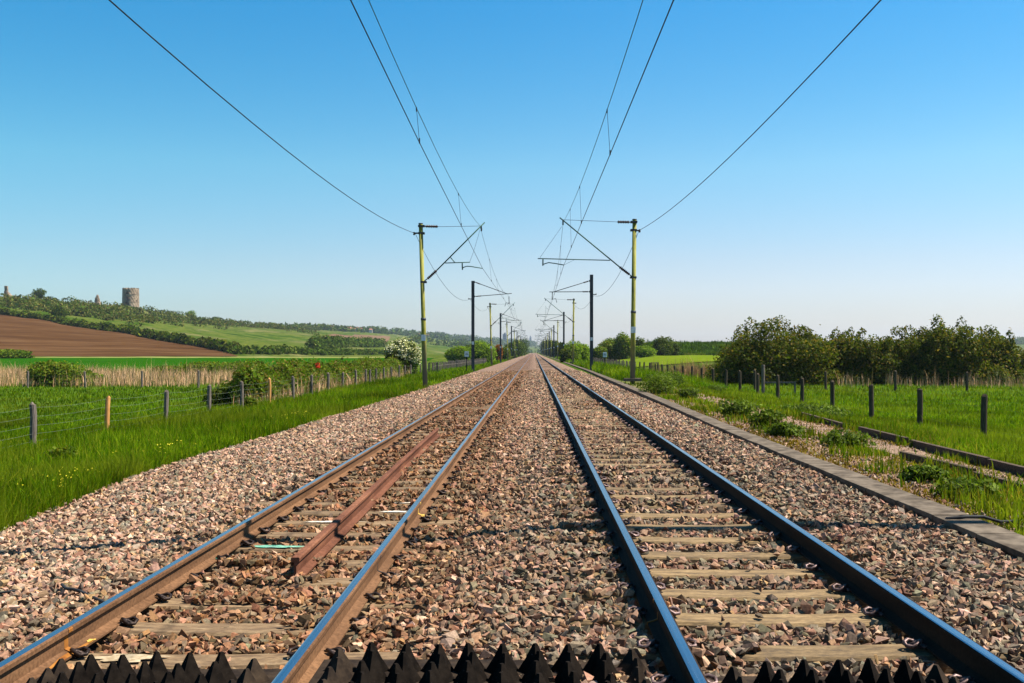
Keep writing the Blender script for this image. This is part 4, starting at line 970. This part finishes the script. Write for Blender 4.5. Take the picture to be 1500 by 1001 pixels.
# ------------------------------------------------------------------ ruins
def round_ruin(px, py, wpx, hpx, label):
    x0, y0, z0 = ray(px, py, 250, 2000); s = y0/F; Rr = wpx*s/2; Hh = hpx*s
    root = empty('ruined_tower', (x0, y0, z0-1), label, 'ruin'); az = math.atan2(-y0, -x0)   # faces the line
    nA, nZ = 48, 26; rg2 = random.Random(4); th = Rr*.55
    def keep(i, j):
        a = (i+.5)/nA*360-180; h = (j+.5)/nZ      # a=0 faces the viewer, negative = viewer's left
        top = .99-.03*math.sin(i*1.7)-.02*((i*7) % 3)
        if 95 < a < 175: top *= .93
        if a < -35: top = 1.0-.02*((i*5) % 3)
        if h > top: return False
        for (ca, ch, wa, wh) in ((-28,.74,13,.085),(-24,.46,18,.10),(-34,.14,22,.14),(46,.33,6,.05),(50,.72,6,.045),(42,.52,5,.035)):
            if ((a-ca)/wa)**2+((h-ch)/wh)**2 < 1: return False
        if -34 < a < -12 and .30 < h < .36: return False
        return True
    K = [[keep(i, j) for j in range(nZ)] for i in range(nA)]
    def P(i, j, inn):
        a = i/nA*2*math.pi-math.pi; r = Rr*(1.0+.02*math.sin(i*2.3+j))*(1.05-.05*j/nZ)
        if -60 < math.degrees(a) < -14: r *= .94+.05*math.sin(j*1.9+i*1.3)     # broken face
        if inn: r -= th
        # a=0 toward viewer (az); negative a -> viewer's left
        an = az + a
        return (r*math.cos(an), r*math.sin(an), Hh*j/nZ)
    m = MB(); ids = {}
    def vid(i, j, inn):
        k = (i % nA, j, inn)
        if k not in ids: ids[k] = len(m.v); m.v.append(P(i % nA, j, inn))
        return ids[k]
    for i in range(nA):
        for j in range(nZ):
            if not K[i][j]: continue
            m.f.append((vid(i,j,0), vid(i+1,j,0), vid(i+1,j+1,0), vid(i,j+1,0))); m.f.append((vid(i,j,1), vid(i,j+1,1), vid(i+1,j+1,1), vid(i+1,j,1)))
            for di, dj, e in ((1,0,((1,0),(1,1))),(-1,0,((0,1),(0,0))),(0,1,((1,1),(0,1))),(0,-1,((0,0),(1,0)))):
                ni, nj = (i+di) % nA, j+dj
                if nj < 0 or (nj < nZ and K[ni][nj]): continue
                (a1,b1),(a2,b2) = e; m.f.append((vid(i+a1,j+b1,0), vid(i+a1,j+b1,1), vid(i+a2,j+b2,1), vid(i+a2,j+b2,0)))
    m.m = [0]*len(m.f); m.build('wall', M['castle'], root)
    m = MB()
    for hz in (.26, .66):
        ring = [(Rr*1.035*math.cos(az+a), Rr*1.035*math.sin(az+a), Hh*hz) for a in np.linspace(-.1, 2.2, 16)]; m.tube(ring, .22, 6)
    m.build('string_course', M['castle'], root)
def stump(px, py, prof, label, depth=.6):
    """ragged wall stump; prof: (height px, left px, right px)"""
    x0, y0, z0 = ray(px, py, 250, 2000); s = y0/F; root = tag(MB_stump(prof, s, depth), label, 'ruin'); root.location = (x0, y0, z0-1.2)
def MB_stump(prof, s, depth):
    m = MB(); rg2 = random.Random(len(prof)); N = 14
    hs = [p[0] for p in prof]; fine = []
    for i in range(len(prof)-1):
        for t in (0,.33,.66): fine.append([prof[i][k]*(1-t)+prof[i+1][k]*t for k in range(3)])
    fine.append(list(prof[-1]))
    for hh, l, r in fine:
        c = (l+r)/2*s; w = (r-l)/2*s
        for k in range(N):
            a = 2*math.pi*k/N; j = rg2.uniform(.84,1.1); ca, sa = math.cos(a), math.sin(a); q = .8+.2*abs(math.sin(2*a))*1.2
            m.v.append((c+w*ca*j*q, w*depth*sa*j*q+rg2.uniform(-.1,.1), hh*s+rg2.uniform(-.2,.2)))
    n = len(fine)
    for i in range(n-1):
        for k in range(N): a = i*N+k; b = i*N+(k+1) % N; m.f.append((a, b, b+N, a+N))
    m.f.append(tuple(range((n-1)*N, n*N))); m.m = [0]*len(m.f); return m.build('castle_ruin', M['castle'])
round_ruin(191.5, 447.5, 22.5, 28, 'round stone castle tower with a broken hole-riddled face on the ridge')
stump(8, 434, [(0,-3,13),(5,-3,11),(8,-2.5,8),(11,-2.2,5),(13,-1.5,4),(19,-1.8,4),(19.8,-1.6,3.8)], 'dark narrow castle stump, leftmost ruin on the hilltop')
stump(21, 435, [(0,-3,5),(3,-2,4),(5.5,-1.5,1.5),(6.5,-1,.8)], 'small heap of ruined wall beside the leftmost stump')
stump(143, 445.5, [(0,-6,7),(4,-5.5,5.5),(8,-4.5,4),(11,-4,2.8),(14,-2.5,2.3),(16.5,-1.5,1)], 'conical fragment of castle wall between the tree and the round tower')

# ------------------------------------------------------------------ far houses and towers
HS = [(478,0),(486,1),(500,2),(506,0),(512,1),(519,3),(523,1),(527,0),(531,2),(535,3),(539,1),(543,0),(548,2),(552,1),(612,0),(617,2),(622,1),(627,3),(497,1),(515,0)]
cols = ['white', 'pink', 'cream', 'pale']
for i, (px, c) in enumerate(HS):
    py = float(np.interp(px, PXT, CY))+.4+(i % 3)*.7; x, yy, z = ray(px, py, 500, 5500); s = yy/F; w = random.uniform(4.2,6.2)*s; h = random.uniform(2.4,3.2)*s; d = w*.8
    o = empty('distant_house', (x, yy, z+1.5), f'tiny {cols[c]} house on the far skyline, {ordinal(i+1) if 0 else ""}'.strip(), 'house', 'tiny houses on the far skyline'); o.rotation_euler = (0,0,random.uniform(-.4,.4))
    MB().box((0,0,h/2-1), (w,d,h+2)).build('wall', M['hwall'], o)
    m = MB(); ww, dd = w*.54, d*.56; m.add([(-ww,-dd,h),(ww,-dd,h),(ww,dd,h),(-ww,dd,h),(-ww*.8,0,h+h*.6),(ww*.8,0,h+h*.6)], [(0,1,5,4),(2,3,4,5),(1,2,5),(3,0,4),(3,2,1,0)]); rf = m.build('roof', M['hroof'], o)
    MB().box((w*.3,0,h*1.55), (s*.7,s*.7,h*.5)).build('chimney', M['hroof'], rf)
    m = MB()
    for k in range(3): m.box((-w*.3+w*.3*k, -d/2-.03, h*.55), (w*.13,.06,h*.28))
    m.build('windows', M['cable'], o)
    o['label'] = f'tiny {cols[c]} house with a red roof on the skyline, {ordinal(sorted(p for p,_ in HS).index(px)+1)} from the left'
def tower(px, Y, zbase, wpx, hpx, label, spire=0):
    s = Y/F; x = at(px, Y); o = empty('distant_tower', (x, Y, zbase), label, 'tower'); w = wpx*s; h = hpx*s
    MB().box((0,0,h/2), (w,w*.8,h)).build('wall', M['tower'], o)
    if spire: MB().add([(-w*.55,-w*.45,h),(w*.55,-w*.45,h),(w*.55,w*.45,h),(-w*.55,w*.45,h),(0,0,h+spire*s)], [(0,1,4),(1,2,4),(2,3,4),(3,0,4),(3,2,1,0)]).build('roof', M['tower'], o)
    else: MB().box((w*.1,0,h+h*.05), (w*.5,w*.4,h*.1)).build('roof_hut', M['tower'], o)
    m = MB()
    for k in range(5): m.box((0,-w*.4-.2,h*(.16+.17*k)), (w*.8,.4,h*.05))
    m.build('window_band', M['cable'], o)
tower(739, 3600, 20, 5.5, 19, 'blue-grey block building above the far left-hand trees')
tower(777, 4300, 30, 3.0, 11, 'tiny church-like tower on the skyline above the vanishing point', 4)

# ------------------------------------------------------------------ grass, reeds, flowers
def blades(P, h, w, cols, rg, lean=.35, name='grass'):
    n = len(P); a = rg.uniform(0, 2*np.pi, n); wd = np.stack([np.cos(a), np.sin(a), np.zeros(n)], 1)*w[:,None]/2
    b = rg.uniform(0, 2*np.pi, n); ln = np.abs(rg.normal(0, lean, n))*h; ld = np.stack([np.cos(b)*ln, np.sin(b)*ln, np.zeros(n)], 1)
    up = np.zeros((n,3)); up[:,2] = h
    m = P + up*.55 + ld*.3; t = P + up*(1-.25*np.clip(ln/h,0,1))[:,None] + ld
    V = np.stack([P-wd, P+wd, m-wd*.8, m+wd*.8, t], 1).reshape(-1,3)
    o = (np.arange(n)*5)[:,None,None]; Fa = (np.array([[0,1,3],[0,3,2],[2,3,4]])[None]+o).reshape(-1,3)
    c = np.array(cols)[rg.integers(0, len(cols), n)]*rg.uniform(.75,1.25,(n,1)); return V, Fa, np.repeat(c, 5, 0)
def sample(n, ufun, y0, y1, rg, p=1.0):
    """more points nearby than far away"""
    t = rg.random(n); Y = 1/((1/y0)*(1-t)+(1/y1)*t) if p == 1 else y0+(y1-y0)*t
    return Y
rg = np.random.default_rng(5); GC = [(.09,.19,.012),(.14,.26,.018),(.05,.11,.008),(.22,.31,.03),(.12,.21,.03)]; GY = GC+[(.24,.27,.07),(.30,.27,.12)]
out = []
def add_grass(n, x0f, x1f, y0, y1, hf, cols, dens=None, wk=.00075):
    Y = sample(n, None, y0, y1, rg); x0 = x0f(Y); x1 = x1f(Y); X = x0+(x1-x0)*rg.random(n)
    k = np.abs(X) < Y*.62+3
    if dens is not None: k &= rg.random(n) < dens(X, Y)
    X, Y = X[k], Y[k]; n = len(X); cl = fbm(X, Y, 2.2, 81)
    P = np.stack([X, Y, H(X, Y)-.02], 1); h = hf(X, Y)*(.45+1.1*cl)*rg.lognormal(0,.25,n)
    V, Fa, C = blades(P, h, wk*Y*rg.uniform(.7,1.5,n)+.003, cols, rg); tint = (.35+1.3*fbm(X, Y, 2.6, 83)); dry = np.clip((fbm(X, Y, 4, 85)-.50)*5, 0, .75)
    tt = np.repeat(tint, 5)[:,None]; dd = np.repeat(dry, 5)[:,None]; C = C*tt; C = C*(1-dd)+np.array([.20,.25,.05])*dd*tt
    out.append((V, Fa, C))
ed = lambda Y: np.interp(Y, EY, EX)-.0
add_grass(190000, lambda Y: ed(Y)-6.5, lambda Y: ed(Y)+.22, 10, 70, lambda X, Y: .24+.06*np.clip((ed(Y)-.8-X)/2,0,1)+.10*fbm(X,Y,1.1,301), GC+[(.24,.26,.06)], wk=.00055)
add_grass(110000, lambda Y: -Y*.62-2, lambda Y: ed(Y)-5.5, 16, 78, lambda X, Y: .13+Y*.0008, GC+[(.14,.19,.035)], wk=.0006)
add_grass(30000, lambda Y: ed(Y)-8, lambda Y: ed(Y)+.1, 70, 260, lambda X, Y: .32+0*X, GC)
patchy = lambda X, Y: np.where(X < 7.3, np.clip((fbm(X, Y, 1.4, 61)-.40)*-7+.05+np.clip((Y-17)/30,0,.5), 0, 1)*np.where((X > 6.0)&(X < 6.8)&(Y < 42), .03, 1)*np.where((X < 5.0)&(Y < 20), .35, 1), 1.0)
add_grass(150000, lambda Y: 4.5+0*Y+np.clip((Y-20)*.012,0,.8), lambda Y: 12+0*Y, 9, 70, lambda X, Y: .13+.05*np.clip(X-7.5,0,2), GY, patchy, wk=.0006)
tuft = lambda X, Y: np.where((fbm(X, Y, .9, 201) > .55) & ~((X > 6.0)&(X < 6.85)&(Y < 34)), .4, .01)
add_grass(70000, lambda Y: 4.7+0*Y, lambda Y: 10.5+0*Y, 9, 55, lambda X, Y: .20+0*X, [(.10,.17,.03),(.14,.22,.04),(.07,.12,.02),(.20,.22,.06),(.26,.20,.10)], tuft, wk=.0011)
add_grass(30000, lambda Y: 4.5+0*Y, lambda Y: 8.5+0*Y, 9, 45, lambda X, Y: .05+0*X, [(.30,.20,.11),(.22,.13,.07),(.36,.27,.17)], None, wk=.0012)
add_grass(120000, lambda Y: 11.5+0*Y, lambda Y: Y*.62+2, 16, 76, lambda X, Y: .14+Y*.0006, GC+[(.17,.24,.03),(.22,.26,.05)], wk=.0006)
add_grass(40000, lambda Y: 5.3+0*Y, lambda Y: 11.8+0*Y, 60, 260, lambda X, Y: .45+0*X, GC)
add_grass(22000, lambda Y: 26+0*Y, lambda Y: 80+0*Y, 243, 268, lambda X, Y: .7+0*X, [(.05,.11,.02),(.08,.14,.03),(.04,.08,.015)], wk=.0006)
V = np.concatenate([p[0] for p in out]); C = np.concatenate([p[2] for p in out]); FF = []; o = 0
for p in out: FF.append(p[1]+o); o += len(p[0])
tag(npmesh('grass', V, np.concatenate(FF), M['blade'], C), 'long green grass on the verges and meadows either side', kind='stuff'); del V, C, FF, out
# reeds
RC = [(.60,.42,.34),(.74,.55,.46),(.46,.31,.24),(.84,.66,.60),(.26,.25,.12),(.12,.2,.03)]
def reeds(n, x0, x1, y0, y1, h, label, seed, cols=RC, w=.024):
    rg2 = np.random.default_rng(seed); X = rg2.uniform(x0, x1, n); Y = rg2.uniform(y0, y1, n); k = fbm(X, Y, 5, 95) > .36; X, Y = X[k], Y[k]; n = len(X)
    P = np.stack([X, Y, H(X, Y)-.05], 1); hh = h*(.3+1.15*fbm(X, Y, 1.3, 96))*rg2.lognormal(0,.28,n); V, Fa, C = blades(P, hh, w*rg2.uniform(.6,1.4,n), cols, rg2, .24)
    tag(npmesh('reeds', V, Fa, M['reed'], C), label, kind='stuff')
reeds(60000, -62, -15, 74, 112, .95, 'band of pale straw-coloured reeds across the left meadow', 1)
reeds(1700, 22, 42, 69, 73.5, .85, 'dry brown reeds at the foot of the thicket on the right', 2)
reeds(14000, 12.4, 27, 84, 108, 1.15, 'brown reed bed between the right fence and the yellow meadow', 3, [(.40,.25,.2),(.50,.34,.27),(.32,.19,.14),(.20,.22,.06)])
reeds(5000, -14.0, -12.2, 46, 100, .85, 'dead stalks under the bramble hedge', 4, w=.03)
# yellow flowers
X = []; 
rg2 = np.random.default_rng(8); Y = 1/(1/11+(1/45-1/11)*rg2.random(1500)); X = np.interp(Y, EY, EX)-np.abs(rg2.normal(0,1.6,1500))*.6-.15; k = fbm(X, Y, 1.8, 99)+rg2.normal(0,.06,1500) > .70; X, Y = X[k], Y[k]; n = len(X)
P = np.stack([X, Y, H(X, Y)+rg2.uniform(.12,.34,n)], 1); a = rg2.uniform(0,6.3,n); s = .013+.0005*Y
V = np.stack([P+np.stack([np.cos(a+j*1.5708)*s, np.sin(a+j*1.5708)*s, (.01 if j % 2 else -.006)+0*s], 1) for j in range(4)], 1).reshape(-1,3)
tag(npmesh('yellow_wildflowers', V, np.arange(n*4).reshape(n,4), M['flow']), 'tiny yellow flowers along the left ballast edge', kind='stuff')

# ------------------------------------------------------------------ haze
m = MB(); m.box((0, 3000, 62), (9900, 8200, 150)); hz = m.build('haze', None)
hm = bpy.data.materials.new('haze_air'); hm.use_nodes = True; nt = hm.node_tree; nt.nodes.clear(); out = nt.nodes.new('ShaderNodeOutputMaterial'); pv = nt.nodes.new('ShaderNodeVolumePrincipled')
pv.inputs['Color'].default_value = (.68,.81,1,1); pv.inputs['Density'].default_value = .00008; pv.inputs['Anisotropy'].default_value = .3; nt.links.new(pv.outputs[0], out.inputs['Volume'])
hz.data.materials.clear(); hz.data.materials.append(hm); tag(hz, 'thin pale blue haze over the distance', kind='stuff')

# ------------------------------------------------------------------ light, sky, camera
SUN_AZ = math.atan2(.66, .08); SUN_EL = R(56.4)        # azimuth from +Y (ahead) towards +X (right)
w = bpy.data.worlds.new('World'); scene.world = w; w.use_nodes = True; nt = w.node_tree; bg = nt.nodes['Background']
sky = nt.nodes.new('ShaderNodeTexSky'); sky.sky_type = 'NISHITA'; sky.sun_disc = False; sky.sun_elevation = SUN_EL; sky.sun_rotation = SUN_AZ; sky.air_density = 1.0; sky.dust_density = .3; sky.ozone_density = 2.5; sky.altitude = 0
hs = nt.nodes.new('ShaderNodeHueSaturation'); hs.inputs['Saturation'].default_value = 1.45; nt.links.new(sky.outputs[0], hs.inputs['Color']); tc = nt.nodes.new('ShaderNodeTexCoord'); sx_ = nt.nodes.new('ShaderNodeSeparateXYZ'); nt.links.new(tc.outputs['Generated'], sx_.inputs[0])
tint = ramp(nt, sx_.outputs[2], [(0,(.445,.435,.594)), (.09,(.79,.63,.62)), (.18,(1.0,.85,.69)), (.34,(.73,.88,.77)), (.62,(.40,.52,.46))])
mrx = nt.nodes.new('ShaderNodeMapRange'); mrx.inputs[1].default_value = -.5; mrx.inputs[2].default_value = .1; nt.links.new(sx_.outputs[0], mrx.inputs[0])
side = ramp(nt, mrx.outputs[0], [(0,(.72,.96,.96)), (1,(1,1,1))])
nt.links.new(mixc(nt, mixc(nt, hs.outputs[0], tint, 1.0, 'MULTIPLY'), side, 1.0, 'MULTIPLY'), bg.inputs[0]); bg.inputs[1].default_value = .097
sd = bpy.data.lights.new('sun', 'SUN'); sd.energy = 5.0; sd.angle = R(.53); sd.color = (1,.93,.81); so = bpy.data.objects.new('sun', sd); COL.objects.link(so)
dv = Vector((math.sin(SUN_AZ)*math.cos(SUN_EL), math.cos(SUN_AZ)*math.cos(SUN_EL), math.sin(SUN_EL))); so.rotation_euler = (-dv).to_track_quat('-Z', 'Y').to_euler(); so.location = (30,30,40)
cd = bpy.data.cameras.new('camera'); cam = bpy.data.objects.new('camera', cd); COL.objects.link(cam); scene.camera = cam
cam.location = (0,0,CZ); cam.rotation_euler = (R(90),0,0); cd.sensor_width = 36; cd.lens = 36*F/1500; cd.shift_x = (750-VX)/1500; cd.shift_y = (VY-500.5)/1500; cd.clip_start = .1; cd.clip_end = 20000
vs = scene.view_settings; vs.view_transform = 'Standard'; vs.look = 'None'; vs.exposure = 1.22; vs.gamma = 1
scene.cycles.max_bounces = 6; scene.cycles.volume_bounces = 0; scene.cycles.transparent_max_bounces = 8
